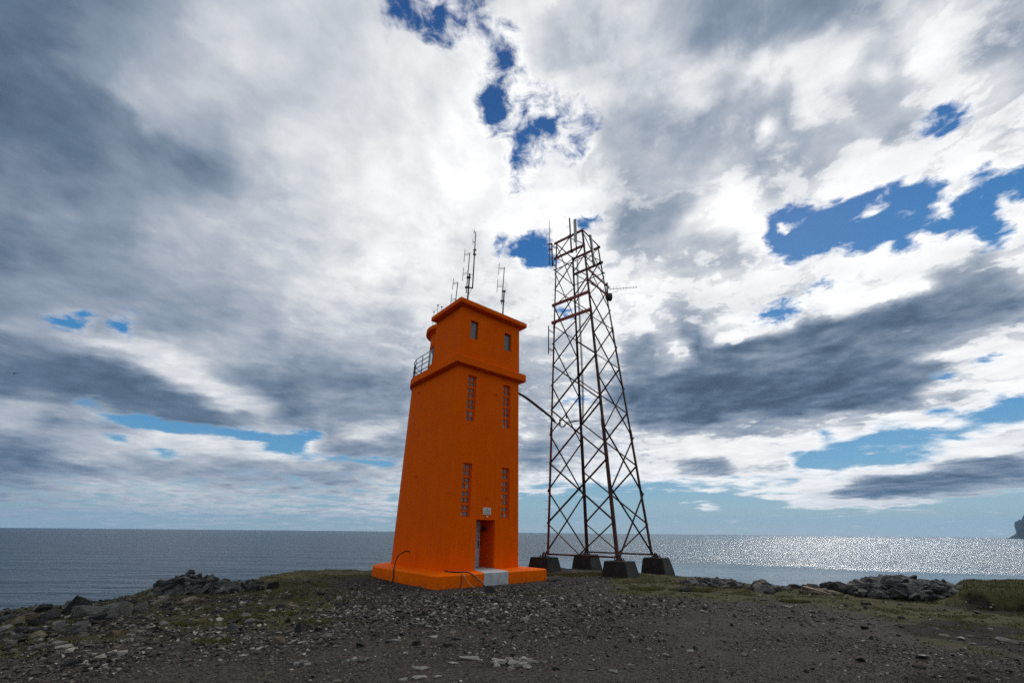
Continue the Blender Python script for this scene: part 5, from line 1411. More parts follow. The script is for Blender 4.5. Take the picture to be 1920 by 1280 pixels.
# ------------------------------------------------------------------ antennas on the mast
w1 = empty('whip_antenna', (2.66, 22.60, 18.0))
tag(w1, 'long pale whip antenna clamped outside the left leg at the mast top', 'antenna', 'antennas on the mast')
MB().tube(local(w1, [(2.50, 22.6, 18.12), (2.58, 22.6, 20.6), (2.62, 22.6, 22.04)]), [0.035, 0.030, 0.018], 8).build('whip', simple('pale_whip_sleeve', (0.34, 0.29, 0.26), 0.5), w1)
MB().tube(local(w1, [(2.70, 22.6, 18.02), (2.71, 22.6, 19.98)]), 0.042, 8).build('pole', M_DARKSTEEL, w1)
for z in (18.20, 19.82):
    MB().tube(local(w1, [(2.70, 22.6, z - 0.05), (3.03, 22.95, z - 0.04)]), 0.026, 6).build('bracket_arm', M_DARKSTEEL, w1)
    MB().tube(local(w1, [(2.70, 22.6, z + 0.07), (3.03, 22.95, z + 0.08)]), 0.026, 6).build('bracket_arm', M_DARKSTEEL, w1)
for z in (19.42, 19.90):
    MB().box((-0.20, -0.04, z - 18.04), (0.10, 0.04, z - 17.96)).build('clamp', M_DARKSTEEL, w1)

bp_ = empty('pole_antenna', (3.99, 22.16, 18.9))
tag(bp_, 'thick black pole antenna bolted to the front beams of the mast top', 'antenna', 'antennas on the mast')
MB().tube(local(bp_, [(3.96, 22.10, 18.85), (3.985, 22.13, 21.82)]), 0.052, 10).build('pole', M_BLACK, bp_)
for z in (18.97, 20.30):
    MB().box((-0.10, -0.04, z - 18.98), (0.10, 0.10, z - 18.82)).build('clamp', M_DARKSTEEL, bp_)


def panel(nm, lab, base, top, dirn, w_, dpt, pole_ext):
    e = empty(nm, base)
    tag(e, lab, 'antenna', 'antennas on the mast')
    b_, t_ = Vector((0, 0, 0)), Vector(top) - Vector(base)
    d_ = Vector(dirn).normalized()
    x_ = Vector((-d_.y, d_.x, 0))
    box_ = [(s * w_ / 2 * (0.86 if abs(k) else 1.0), k) for s, k in ((-1, 0), (1, 0))]
    shape_ = [(-w_ / 2, 0), (-w_ / 2, dpt * 0.6), (-w_ / 2 * 0.7, dpt), (w_ / 2 * 0.7, dpt), (w_ / 2, dpt * 0.6), (w_ / 2, 0)]
    pm = MB()
    A = [pm.bm.verts.new(b_ + x_ * s[0] + d_ * (s[1] + 0.06)) for s in shape_]
    B = [pm.bm.verts.new(t_ + x_ * s[0] + d_ * (s[1] + 0.06)) for s in shape_]
    for k in range(6):
        pm.bm.faces.new((A[k], A[(k + 1) % 6], B[(k + 1) % 6], B[k]))
    pm.bm.faces.new(A[::-1])
    pm.bm.faces.new(B)
    pm.build('panel', M_PANELANT, e)
    up_ = (t_ - b_).normalized()
    MB().tube([b_ - up_ * pole_ext[0], t_ + up_ * pole_ext[1]], 0.04, 8).build('pole', M_DARKSTEEL, e)
    for f_ in (0.12, 0.88):
        c_ = b_ + (t_ - b_) * f_
        MB().box((c_.x - 0.06, c_.y - 0.06, c_.z - 0.04), (c_.x + 0.06, c_.y + 0.06, c_.z + 0.04)).build('clamp', M_DARKSTEEL, e)
    return e


panel('panel_antenna', 'pale grey panel antenna standing up in front of the mast top beam', (4.27, 21.86, 19.46), (4.33, 21.86, 21.38), (-0.35, -0.94, 0), 0.22, 0.09, (0.82, 0.12))
panel('panel_antenna', 'grey panel antenna inside the right face of the mast top, half hidden by braces', (5.44, 22.42, 18.13), (5.37, 22.42, 20.50), (0.80, -0.60, 0), 0.19, 0.08, (0.2, 0.1))

lo_ = empty('loop_antenna', (2.30, 22.60, 11.54))
tag(lo_, 'black rod antenna on two short arms outside the left leg, below the red beams', 'antenna', 'antennas on the mast')
MB().tube(local(lo_, [(2.30, 22.6, 13.46), (2.24, 22.6, 11.54)]), 0.034, 8).build('dipole_rod', M_DARKSTEEL, lo_)
for z, xe in ((13.18, 2.62), (11.90, 2.54)):
    xx = 2.24 + (z - 11.54) / 1.92 * 0.06
    for dz in (0.05, -0.05):
        MB().tube(local(lo_, [(xx, 22.6, z + dz), (xe + 0.02, 22.96, z + dz)]), 0.018, 6).build('arm', M_DARKSTEEL, lo_)

di = empty('dish_antenna', (6.50, 23.36, 16.10))
tag(di, 'small dark drum dish facing right at the tip of the mast outriggers', 'dish', 'antennas on the mast')
ax = Vector((0.985, 0.10, 0.06)).normalized()
dm = MB()
ring_p = [(-0.18, 0.10), (-0.16, 0.19), (-0.04, 0.265), (0.13, 0.285), (0.16, 0.275), (0.185, 0.18), (0.195, 0.0)]
pa = ax.cross(Vector((0, 0, 1))).normalized()
pb = pa.cross(ax)
prev = None
for t, rad in ring_p:
    rg = [dm.bm.verts.new(ax * t + (pa * math.cos(2 * math.pi * k / 28) + pb * math.sin(2 * math.pi * k / 28)) * max(rad, 0.002)) for k in range(28)]
    if prev:
        for k in range(28):
            dm.bm.faces.new((prev[k], prev[(k + 1) % 28], rg[(k + 1) % 28], rg[k]))
    else:
        dm.bm.faces.new(rg[::-1])
    prev = rg
dm.bm.faces.new(prev)
dm.build('drum', simple('dark_olive_radome', (0.045, 0.048, 0.036), 0.5, var=0.35, vscale=5), di, smooth_angle=50)
MB().tube([(-0.14, -0.06, -0.35), (-0.07, -0.06, 0.2), (-0.02, -0.06, 1.12)], 0.055, 10).build('pole', M_DARKSTEEL, di)
MB().box((-0.22, -0.14, -0.08), (-0.02, 0.06, 0.10), 0.01).build('bracket', M_DARKSTEEL, di)

ya = empty('yagi_antenna', (6.50, 23.0, 16.45))
tag(ya, 'thin yagi antenna pointing right from the mast above the dish', 'antenna', 'antennas on the mast')
p0, p1 = Vector((6.05, 23.0, 16.45)), Vector((8.40, 23.0, 16.68))
MB().tube(local(ya, [p0, p1]), 0.016, 6).build('boom', M_DARKSTEEL, ya)
for k in range(11):
    c = p0 + (p1 - p0) * (0.03 + k * 0.095)
    hl = 0.17 - 0.007 * k
    MB().tube(local(ya, [c + Vector((0, 0.25 * hl, -hl)), c + Vector((0, -0.25 * hl, hl))]), 0.007, 5).build('element', M_DARKSTEEL, ya)
MB().tube(local(ya, bez([(6.55, 23.2, 16.22), (6.80, 23.0, 16.24), (7.02, 23.0, 16.32), (7.10, 23.0, 16.54)])), 0.012, 6).build('feed_arm', M_DARKSTEEL, ya)

# feeder bundle from the tower to the mast
fb = empty('cable_bundle', (0.32, 19.15, 7.95))
tag(fb, 'thick black cable bundle slung between the orange tower and the lattice mast', 'cable')
path_ = bez([(0.17, 19.20, 8.02), (0.75, 19.60, 7.84), (1.45, 20.55, 7.62), (2.10, 21.65, 7.46), (2.45, 22.55, 7.40)], 40)
for k in range(5):
    t = k * 2 * math.pi / 5
    sag = 0.05 if k % 2 else 0.0
    pts = [p + Vector((0.028 * math.cos(t), 0.028 * math.sin(t), 0.045 * math.sin(t) - sag * math.sin(math.pi * i / (len(path_) - 1)))) for i, p in enumerate(path_)]
    MB().tube(local(fb, pts), 0.026, 6).build('cable', M_CABLE, fb, smooth_angle=60)
MB().tube(local(fb, [(2.10, 21.65, 7.46), (2.30, 22.2, 7.41), (2.52, 22.75, 7.36)]), [0.05, 0.10, 0.05], 8).build('wrapping', M_CABLE, fb, smooth_angle=60)
random.seed(5)
for k in range(4):
    dz = random.uniform(-0.12, 0.05)
    MB().tube(local(fb, bez([(2.48, 22.65, 7.38), (2.72, 23.15, 7.34 + dz), (3.05, 23.6, 7.30 + dz * 1.4), (3.40, 23.75, 7.55 + 0.05 * k), (4.20, 23.69, 7.75)])), 0.013, 5).build('loose_cable', M_CABLE, fb, smooth_angle=60)
for dz in (0.0, 0.45):
    MB().box((2.85 - 0.32 + dz * 0.9, 23.63 - 19.15, 7.45 - 7.95 + dz * 0.9), (2.93 - 0.32 + dz * 0.9, 23.72 - 19.15, 7.80 - 7.95 + dz * 0.9)).build('hanger', M_DARKSTEEL, fb)

# ================================================================== seagull
gull = empty('seagull', (-78.3, 60.0, 23.55), -0.7)
tag(gull, 'lone seagull gliding low over the sea far off to the left', 'bird')
M_GULL = simple('grey_gull_feathers', (0.10, 0.10, 0.11), 0.8, var=0.4, vscale=4)
gm = MB()
secs = [(-0.50, 0.004, 0), (-0.44, 0.02, 0.0), (-0.34, 0.055, 0.01), (-0.24, 0.06, 0.015), (-0.12, 0.085, 0.0), (0.05, 0.095, 0.0), (0.22, 0.06, 0.0), (0.36, 0.05, 0.0), (0.46, 0.06, 0.0)]
prev = None
for i, (x, r_, z) in enumerate(secs):
    fl = 1.0 if i < 7 else 0.3
    rg = [gm.bm.verts.new((x, r_ * math.cos(2 * math.pi * k / 10), z + r_ * fl * math.sin(2 * math.pi * k / 10))) for k in range(10)]
    if prev:
        for k in range(10):
            gm.bm.faces.new((prev[k], prev[(k + 1) % 10], rg[(k + 1) % 10], rg[k]))
    else:
        gm.bm.faces.new(rg[::-1])
    prev = rg
gm.bm.faces.new(prev)
for s in (-1, 1):
    sta = [(0.06, 0.0, -0.12, 0.12, 0.05), (0.25, 0.10 if s > 0 else 0.02, -0.16, 0.08, 0.03), (0.48, 0.26 if s > 0 else 0.02, -0.10, 0.08, 0.02), (0.68, 0.36 if s > 0 else 0.0, 0.02, 0.13, 0.012), (0.86, 0.46 if s > 0 else -0.06, 0.16, 0.19, 0.004)]
    prev = None
    for y, z, xa, xb, th in sta:
        # the left wing is lifted and swept, the other reaches towards the viewer
        yy = s * y
        rg = [gm.bm.verts.new((xa, yy, z)), gm.bm.verts.new(((xa + xb) / 2 - 0.02, yy, z + th)), gm.bm.verts.new((xb, yy, z)), gm.bm.verts.new(((xa + xb) / 2, yy, z - th * 0.3))]
        if prev:
            for k in range(4):
                gm.bm.faces.new((prev[k], prev[(k + 1) % 4], rg[(k + 1) % 4], rg[k]))
        else:
            gm.bm.faces.new(rg[::-1])
        prev = rg
    gm.bm.faces.new(prev)
gm.build('body', M_GULL, gull, smooth_angle=60)

# ================================================================== rocks
def hull_mesh(name, seed, flat=1.0, n=16, bev=0.05, boxy=0.5):
    rs = np.random.default_rng(seed)
    p = rs.uniform(-1, 1, (n, 3))
    nrm = np.linalg.norm(p, axis=1, keepdims=True)
    p = p / nrm * (boxy * np.minimum(1.25, 1 / np.max(np.abs(p / nrm), axis=1, keepdims=True)) + (1 - boxy)) * rs.uniform(0.82, 1.0, (n, 1))
    p[:, 2] *= flat
    b = MB()
    for q_ in p:
        b.bm.verts.new(q_)
    res = bmesh.ops.convex_hull(b.bm, input=b.bm.verts)
    bmesh.ops.delete(b.bm, geom=[v for v in b.bm.verts if not v.link_faces], context='VERTS')
    bmesh.ops.dissolve_limit(b.bm, angle_limit=R(14), verts=b.bm.verts, edges=b.bm.edges)
    if bev:
        bmesh.ops.bevel(b.bm, geom=list(b.bm.edges), offset=bev, segments=1, affect='EDGES')
    lo_ = np.min([v.co[:] for v in b.bm.verts], axis=0)
    hi_ = np.max([v.co[:] for v in b.bm.verts], axis=0)
    for v in b.bm.verts:
        v.co = Vector(((v.co[k] - (lo_[k] + hi_[k]) / 2) / (hi_[k] - lo_[k]) for k in range(3)))
    bmesh.ops.triangulate(b.bm, faces=b.bm.faces)
    return b.mesh(name, M_STONE)


CHUNKS = [hull_mesh('stone', 100 + k, 0.8, 15, 0.07, 0.5) for k in range(9)]
SLABS = [hull_mesh('stone', 200 + k, 0.9, 13, 0.04, 0.25) for k in range(9)]
MATS = {'S': M_STONE, 'D': M_STONE_DARK, 'P': M_STONE_PALE, 'T': M_STONE_TAN}


def place_stone(name, x, y, w, d, h, m, seed, parent=None, sink=0.30, z=None, tilt=0.12, rz=None):
    rs = random.Random(seed)
    flat = h < 0.42 * w
    me = (SLABS if flat else CHUNKS)[rs.randrange(9)]
    az = math.atan2(x, y)
    gz = float(ground_z(x, y)) if z is None else z
    o = link(name, me, parent, loc=(x, y, gz + h * (0.5 - sink)), rot=(rs.uniform(-tilt, tilt), rs.uniform(-tilt, tilt), (-az + rs.choice((0, math.pi)) + rs.uniform(-0.25, 0.25)) if rz is None else rz),
             scale=(w, d, h / (1 - sink) if parent is None else h))
    o.material_slots[0].link = 'OBJECT'
    o.material_slots[0].material = m
    return o


NOTABLE = [
    (-9.23, 10.30, 0.46, 0.32, 0.35, 'D', 'big dark upright boulder topping the rubble heap at far left'),
    (-8.68, 9.96, 0.59, 0.41, 0.20, 'S', 'long pale sloping slab leaning in front of the big dark boulder'),
    (-8.10, 10.02, 0.42, 0.29, 0.28, 'S', 'rounded grey boulder right of the sloping slab in the left rubble'),
    (-10.14, 11.92, 0.23, 0.16, 0.11, 'D', 'small dark block perched on the crest of the left rubble heap'),
    (-8.07, 10.48, 0.36, 0.25, 0.18, 'S', 'grey angular rock at the right foot of the left rubble heap'),
    (-6.72, 8.81, 0.35, 0.24, 0.15, 'S', 'wedge shaped grey stone standing by itself below the left rubble'),
    (-6.90, 8.57, 0.21, 0.15, 0.10, 'T', 'brownish block left of the wedge shaped stone'),
    (-7.55, 8.62, 0.24, 0.17, 0.10, 'S', 'flat grey stone below the sloping slab'),
    (-8.39, 8.68, 0.22, 0.15, 0.09, 'S', 'grey stone low on the far left moss slope'),
    (-8.21, 8.93, 0.23, 0.16, 0.16, 'S', 'upright grey stone left of the flat grey stone on the left slope'),
    (-6.29, 8.15, 0.15, 0.10, 0.07, 'P', 'pale small block on the moss below the wedge shaped stone'),
    (-9.92, 10.24, 0.25, 0.17, 0.16, 'D', 'dark stone at the left end of the rubble crest'),
    (-9.48, 9.62, 0.31, 0.21, 0.12, 'T', 'rust stained slab low at the left end of the rubble crest'),
    (-7.94, 11.91, 0.43, 0.30, 0.17, 'T', 'tan tilted slab lying in front of the left rock outcrop'),
    (-8.38, 11.62, 0.18, 0.13, 0.08, 'S', 'small grey stone left of the tan tilted slab'),
    (-5.29, 11.58, 0.33, 0.23, 0.09, 'T', 'tan flat slab with a shadowed end on the dark gravel left of the lighthouse'),
    (-5.46, 11.42, 0.17, 0.12, 0.10, 'D', 'dark block touching the left end of the tan flat slab'),
    (-7.61, 15.07, 0.41, 0.29, 0.19, 'D', 'dark stone right of the left outcrop on the moss'),
    (-7.15, 16.61, 0.36, 0.25, 0.15, 'S', 'grey stone on the gravel crest left of the lighthouse'),
    (-7.26, 14.21, 0.23, 0.16, 0.08, 'P', 'pale greenish stone beside the dark stone near the left outcrop'),
    (-5.13, 9.69, 0.32, 0.22, 0.09, 'S', 'broad grey flat stone in the middle of the left gravel'),
    (-5.52, 9.72, 0.27, 0.19, 0.10, 'S', 'grey stone left of the broad flat stone'),
    (-3.83, 8.20, 0.23, 0.16, 0.11, 'T', 'tan slab tilted up to the right on the stony track edge'),
    (-3.88, 9.01, 0.14, 0.10, 0.17, 'D', 'dark wedge of rock standing on edge amid pale stones'),
    (-4.02, 8.96, 0.18, 0.13, 0.04, 'T', 'orange tan sliver of stone beside the dark wedge'),
    (-3.46, 8.26, 0.17, 0.12, 0.03, 'P', 'pale flat chip right of the tilted tan slab'),
    (-5.03, 7.53, 0.16, 0.11, 0.04, 'S', 'flat grey stone on the left moss near the bright grass tuft'),
    (-4.65, 7.25, 0.12, 0.09, 0.04, 'S', 'grey stone just right of and below the bright grass tuft'),
    (-2.15, 6.40, 0.11, 0.07, 0.02, 'P', 'white flat stone at the bottom edge of the picture'),
    (-3.18, 6.78, 0.14, 0.10, 0.02, 'T', 'thin brown slab flush with the earth of the track'),
    (-7.26, 7.96, 0.28, 0.20, 0.06, 'S', 'dull slab low on the dark left slope'),
    (-7.03, 7.87, 0.24, 0.17, 0.05, 'P', 'pale thin slab lying askew on the dark left slope'),
    (-0.62, 14.69, 0.43, 0.30, 0.24, 'D', 'dark wedge stone by the cable end in front of the white step'),
    (2.06, 19.06, 0.55, 0.39, 0.16, 'S', 'flat slab at the right end of the orange plinth'),
    (1.67, 18.61, 0.51, 0.36, 0.11, 'D', 'dark thin slab leaning on the flat slab near the plinth'),
    (1.14, 18.92, 0.31, 0.22, 0.09, 'T', 'tan stone touching the right corner of the orange plinth'),
    (-0.59, 7.50, 0.32, 0.18, 0.03, 'P', 'large pale flat stone in the track, left of the cracked bedrock patch'),
    (-0.79, 7.24, 0.17, 0.12, 0.02, 'P', 'small pale flat stone next to the large one in the track'),
    (-1.23, 7.02, 0.26, 0.15, 0.03, 'P', 'smooth pale flagstone in the track near the bottom'),
    (-1.35, 6.49, 0.13, 0.09, 0.03, 'P', 'pale flagstone left of the pair at the bottom edge'),
    (-1.13, 6.55, 0.23, 0.11, 0.02, 'P', 'long pale flagstone of the pair at the bottom edge'),
    (-0.93, 6.59, 0.13, 0.09, 0.02, 'P', 'short pale flagstone right of the long one at the bottom edge'),
    (-2.14, 6.39, 0.11, 0.08, 0.02, 'T', 'tan flat stone low in the track left of the flagstones'),
    (-1.98, 8.44, 0.26, 0.15, 0.03, 'P', 'pale stone lying along the upper edge of the track'),
    (-1.35, 8.69, 0.20, 0.14, 0.03, 'P', 'pale stone upslope of the large flat stone'),
    (-0.89, 8.55, 0.21, 0.15, 0.04, 'S', 'rough grey stone upslope and left of the small stacked stones'),
    (-0.25, 8.49, 0.10, 0.07, 0.04, 'P', 'small pale stone stacked above another in the track'),
    (-0.24, 8.31, 0.08, 0.05, 0.03, 'D', 'small dark stone under the stacked pale one'),
    (1.57, 10.47, 0.15, 0.11, 0.05, 'S', 'dark topped stone alone on the gravel in front of the mast'),
    (-0.03, 10.14, 0.12, 0.09, 0.05, 'P', 'pale rounded stone on the gravel in front of the doorstep'),
    (-0.57, 10.04, 0.21, 0.15, 0.05, 'P', 'pale slab on the gravel in front of the lighthouse'),
    (-0.70, 9.81, 0.17, 0.12, 0.03, 'T', 'tan flat stone under the pale slab before the lighthouse'),
    (2.11, 8.58, 0.06, 0.04, 0.06, 'D', 'largest of three black lumps on the brown earth at right'),
    (2.45, 8.93, 0.07, 0.05, 0.04, 'D', 'black lump right of the largest one on the brown earth'),
    (2.44, 9.26, 0.06, 0.04, 0.03, 'D', 'smallest and farthest of the three black lumps at right'),
    (1.42, 6.89, 0.14, 0.10, 0.03, 'P', 'pale flat stone alone at the lower right of the track'),
    (1.76, 7.26, 0.11, 0.08, 0.01, 'P', 'thin pale stone above the lower right flat stone'),
    (2.21, 9.68, 0.14, 0.10, 0.03, 'S', 'flat grey stone far out on the gravel right of centre'),
    (2.93, 7.99, 0.11, 0.08, 0.03, 'P', 'pale stone at the right of the track beyond the black lumps'),
    (2.46, 7.80, 0.11, 0.08, 0.02, 'P', 'small pale stone left of the one beyond the black lumps'),
    (0.65, 6.96, 0.12, 0.08, 0.04, 'S', 'grey stone right of the cracked bedrock patch'),
    (1.14, 6.95, 0.12, 0.06, 0.01, 'P', 'pale sliver in the track between two pale stones'),
    (-1.62, 7.74, 0.10, 0.07, 0.02, 'P', 'small round pale stone on the bare earth'),
    (-2.82, 8.09, 0.12, 0.08, 0.02, 'P', 'pale stone at the left end of the track crest'),
    (0.51, 7.29, 0.10, 0.07, 0.02, 'P', 'small pale stone at the right rim of the cracked bedrock patch'),
    (5.70, 15.26, 0.45, 0.32, 0.14, 'S', 'smooth rounded grey stone on the moss right of the mast blocks'),
    (8.29, 15.03, 0.33, 0.23, 0.18, 'D', 'dark pointed stone on the moss in front of the grey boulders'),
    (2.92, 7.99, 0.11, 0.08, 0.03, 'P', 'pale stone on the bare earth below the mast'),
    (2.73, 7.21, 0.17, 0.12, 0.03, 'S', 'grey stone low in the right foreground earth'),
    (7.17, 10.17, 0.11, 0.07, 0.05, 'P', 'little pale cube of stone on the right moss edge'),
    (8.46, 9.06, 0.15, 0.11, 0.04, 'T', 'tan stone in the dark band at far right'),
    (8.40, 9.40, 0.19, 0.14, 0.04, 'T', 'yellowish stone group piece in the dark band at far right'),
    (2.62, 6.51, 0.06, 0.04, 0.03, 'T', 'orange lichen covered stone at the bottom right of the track'),
    (5.97, 8.02, 0.05, 0.04, 0.03, 'D', 'black pebble on the brown earth at right'),
    (4.12, 6.99, 0.07, 0.05, 0.03, 'D', 'black stone low in the right foreground earth'),
    (5.90, 7.23, 0.16, 0.11, 0.04, 'D', 'dark slab low in the right foreground'),
    (8.84, 9.32, 0.21, 0.14, 0.04, 'S', 'grey slab beside the tan stone in the far right dark band'),
    (9.17, 8.97, 0.39, 0.27, 0.06, 'S', 'long low grey slab at the right edge of the picture'),
    (7.15, 12.27, 0.30, 0.21, 0.04, 'S', 'thin grey slab half sunk in the right moss'),
    (7.19, 13.49, 0.27, 0.19, 0.05, 'S', 'grey sliver in the moss below the dark pointed stone'),
    (9.76, 13.01, 0.26, 0.19, 0.08, 'S', 'pale grey stone at the foot of the rocky ridge'),
]
taken = []
for k, (x, y, w_, d_, h_, m_, lab) in enumerate(NOTABLE):
    o = place_stone('stone', x, y, w_, d_, h_, MATS[m_], 500 + k, tilt=0.16 if h_ > 0.1 else 0.08)
    tag(o, lab, 'stone', 'single stones lying on the headland')
    taken.append((x, y, max(w_, d_) * 0.6))

# rock outcrops along the edge of the headland: each is a thing made of split blocks
def outcrop(name, label, cat, x, y, W, D, H, n, m, seed, dip=0.35, size=0.34, group=None, flat=0.55):
    rs = random.Random(seed)
    az = math.atan2(x, y)
    gz = float(ground_z(x, y))
    e = empty(name, (x, y, gz), -az)
    tag(e, label, cat, group)
    for k in range(n):
        if k == 0:
            u, v = 0.0, 0.25
        else:
            a, q_ = rs.uniform(0, 2 * math.pi), math.sqrt(rs.random())
            u, v = q_ * math.cos(a), q_ * math.sin(a)
        rr_ = math.hypot(u, v)
        top = H * (0.25 + 0.75 * (1 - rr_ ** 2) ** 0.7) * rs.uniform(0.72, 1.0)
        if v > -0.1:
            top *= rs.uniform(0.85, 1.05)
        s = rs.uniform(0.7, 1.35) * size
        w_, d_ = W * s, D * s * rs.uniform(0.9, 1.4)
        h_ = max(0.16, min(w_, d_) * rs.uniform(flat * 0.7, flat * 1.3))
        zc = max(top - h_ * 0.45, h_ * 0.12)
        me = rs.choice(CHUNKS if rs.random() < (0.6 if flat > 0.4 else 0.1) else SLABS)
        o = link('block', me, e, loc=(u * W * 0.40, v * D * 0.40, zc - h_ * 0.05), rot=(rs.uniform(-0.25, 0.25), dip + rs.uniform(-0.25, 0.25), rs.uniform(-0.5, 0.5) + rs.choice((0, math.pi))), scale=(w_, d_, h_ * 1.25))
        o.material_slots[0].link = 'OBJECT'
        o.material_slots[0].material = m
        if zc - h_ > 0.02:           # rest upper blocks on a core
            c_ = link('block', rs.choice(CHUNKS), e, loc=(u * W * 0.38, v * D * 0.38, zc * 0.40 - 0.05), rot=(0, 0, rs.uniform(0, 6)), scale=(w_ * 1.1, d_ * 1.1, zc * 0.9 + 0.25))
            c_.material_slots[0].link = 'OBJECT'
            c_.material_slots[0].material = m
    taken.append((x, y, 0.5 * max(W, D)))
    return e


M_CRAGO = stone_mat('outcrop_rock', [(0.10, (0.028, 0.028, 0.029)), (0.40, (0.075, 0.073, 0.070)), (0.70, (0.14, 0.134, 0.122)), (0.98, (0.24, 0.23, 0.20))], False, 0.5, 2.6, relief=0.05)
GO = 'rock outcrops along the edge of the headland'
outcrop('rock_outcrop', 'largest rock outcrop on the left skyline, grey slabs dipping to the left', 'outcrop', -9.55, 13.95, 1.75, 1.6, 0.47, 90, M_CRAGO, 1, 0.62, 0.23, GO, 0.26)
outcrop('rock_outcrop', 'middle lump of the left skyline outcrop, just right of its largest part', 'outcrop', -8.60, 14.20, 1.2, 1.1, 0.32, 46, M_CRAGO, 2, 0.5, 0.26, GO, 0.28)
outcrop('rock_outcrop', 'small outcrop ending the left skyline rocks before the gravel crest', 'outcrop', -8.15, 14.75, 0.9, 0.9, 0.33, 26, M_CRAGO, 3, 0.3, 0.29, GO, 0.3)
outcrop('rock_outcrop', 'low pale grey outcrop running right from the mast footings', 'outcrop', 7.50, 17.30, 2.5, 1.5, 0.25, 70, M_CRAGO, 4, 0.15, 0.18, GO, 0.3)
outcrop('rock_outcrop', 'grey boulder cluster on the skyline right of the low pale outcrop', 'outcrop', 8.55, 15.90, 1.05, 1.0, 0.28, 12, M_CRAGO, 5, 0.3, 0.42, GO)
outcrop('rock_outcrop', 'small grey hump between the boulder cluster and the black rocks', 'outcrop', 9.35, 15.95, 0.62, 0.6, 0.12, 8, M_CRAGO, 6, 0.2, 0.45, GO)
outcrop('rock_outcrop', 'low black rocks on the skyline behind the smooth brown rock', 'outcrop', 10.40, 16.45, 0.95, 0.8, 0.13, 12, M_CRAG_DARK, 7, 0.2, 0.36, GO)
outcrop('rock_outcrop', 'smooth brown rounded rock in front of the black skyline rocks', 'outcrop', 9.90, 15.00, 1.25, 0.8, 0.12, 7, M_STONE_TAN, 8, 0.05, 0.52, GO, 0.3)
outcrop('rock_outcrop', 'tallest black rock on the skyline left of the long rocky ridge', 'outcrop', 11.10, 15.90, 1.20, 1.0, 0.30, 16, M_CRAG_DARK, 9, 0.25, 0.38, GO)
outcrop('rock_outcrop', 'pointed dark rock between the tallest black rock and the ridge', 'outcrop', 11.95, 15.90, 0.66, 0.7, 0.25, 9, M_CRAG_DARK, 10, 0.3, 0.42, GO)
outcrop('rocky_ridge', 'long rocky ridge of broken grey blocks at the right, highest of the right skyline', 'ridge', 12.45, 15.05, 3.0, 3.4, 0.55, 280, M_CRAGO, 11, 0.35, 0.115, GO, 0.42)
outcrop('rock_outcrop', 'jumbled left shoulder of the long rocky ridge', 'outcrop', 11.55, 14.85, 1.5, 1.8, 0.36, 60, M_CRAGO, 12, 0.3, 0.19, GO, 0.32)
outcrop('rock_outcrop', 'right shoulder of the long rocky ridge, running under the grassy bank', 'outcrop', 13.25, 14.35, 1.4, 1.9, 0.46, 60, M_CRAGO, 13, 0.3, 0.19, GO, 0.32)
outcrop('rock_outcrop', 'far low dark rim of rock on the skyline at the right edge', 'outcrop', 17.6, 16.2, 1.2, 0.8, 0.20, 10, M_CRAG_DARK, 14, 0.1, 0.36, GO)


def bedrock(label, x, y, W, D, n, seed):
    rs = random.Random(seed)
    gz = float(ground_z(x, y))
    e = empty('bedrock_patch', (x, y, gz))
    tag(e, label, 'bedrock', 'bare bedrock showing through the track')
    for k in range(n):
        a, q_ = rs.uniform(0, 2 * math.pi), math.sqrt(rs.random())
        s = rs.uniform(0.12, 0.32)
        u, v = q_ * math.cos(a) * W * 0.42, q_ * math.sin(a) * D * 0.42
        o = link('slab', rs.choice(SLABS), e, loc=(u, v, float(ground_z(x + u, y + v)) - gz + 0.008), rot=(rs.uniform(-0.05, 0.05), rs.uniform(-0.05, 0.05), rs.uniform(0, 6.3)), scale=(W * s * 1.2, W * s * 0.7, rs.uniform(0.03, 0.06)))
        o.material_slots[0].link = 'OBJECT'
        o.material_slots[0].material = M_STONE_PALE if rs.random() < 0.5 else M_STONE
    taken.append((x, y, W * 0.5))


bedrock('cracked patch of pale bedrock plates in the middle of the track', 0.08, 7.25, 0.66, 0.62, 30, 1)
bedrock('worn pale bedrock patch in the track below the left gravel', -2.28, 7.35, 0.46, 0.30, 14, 2)
bedrock('long thin streak of pale bedrock at the left end of the track', -2.95, 7.20, 0.38, 0.14, 9, 3)

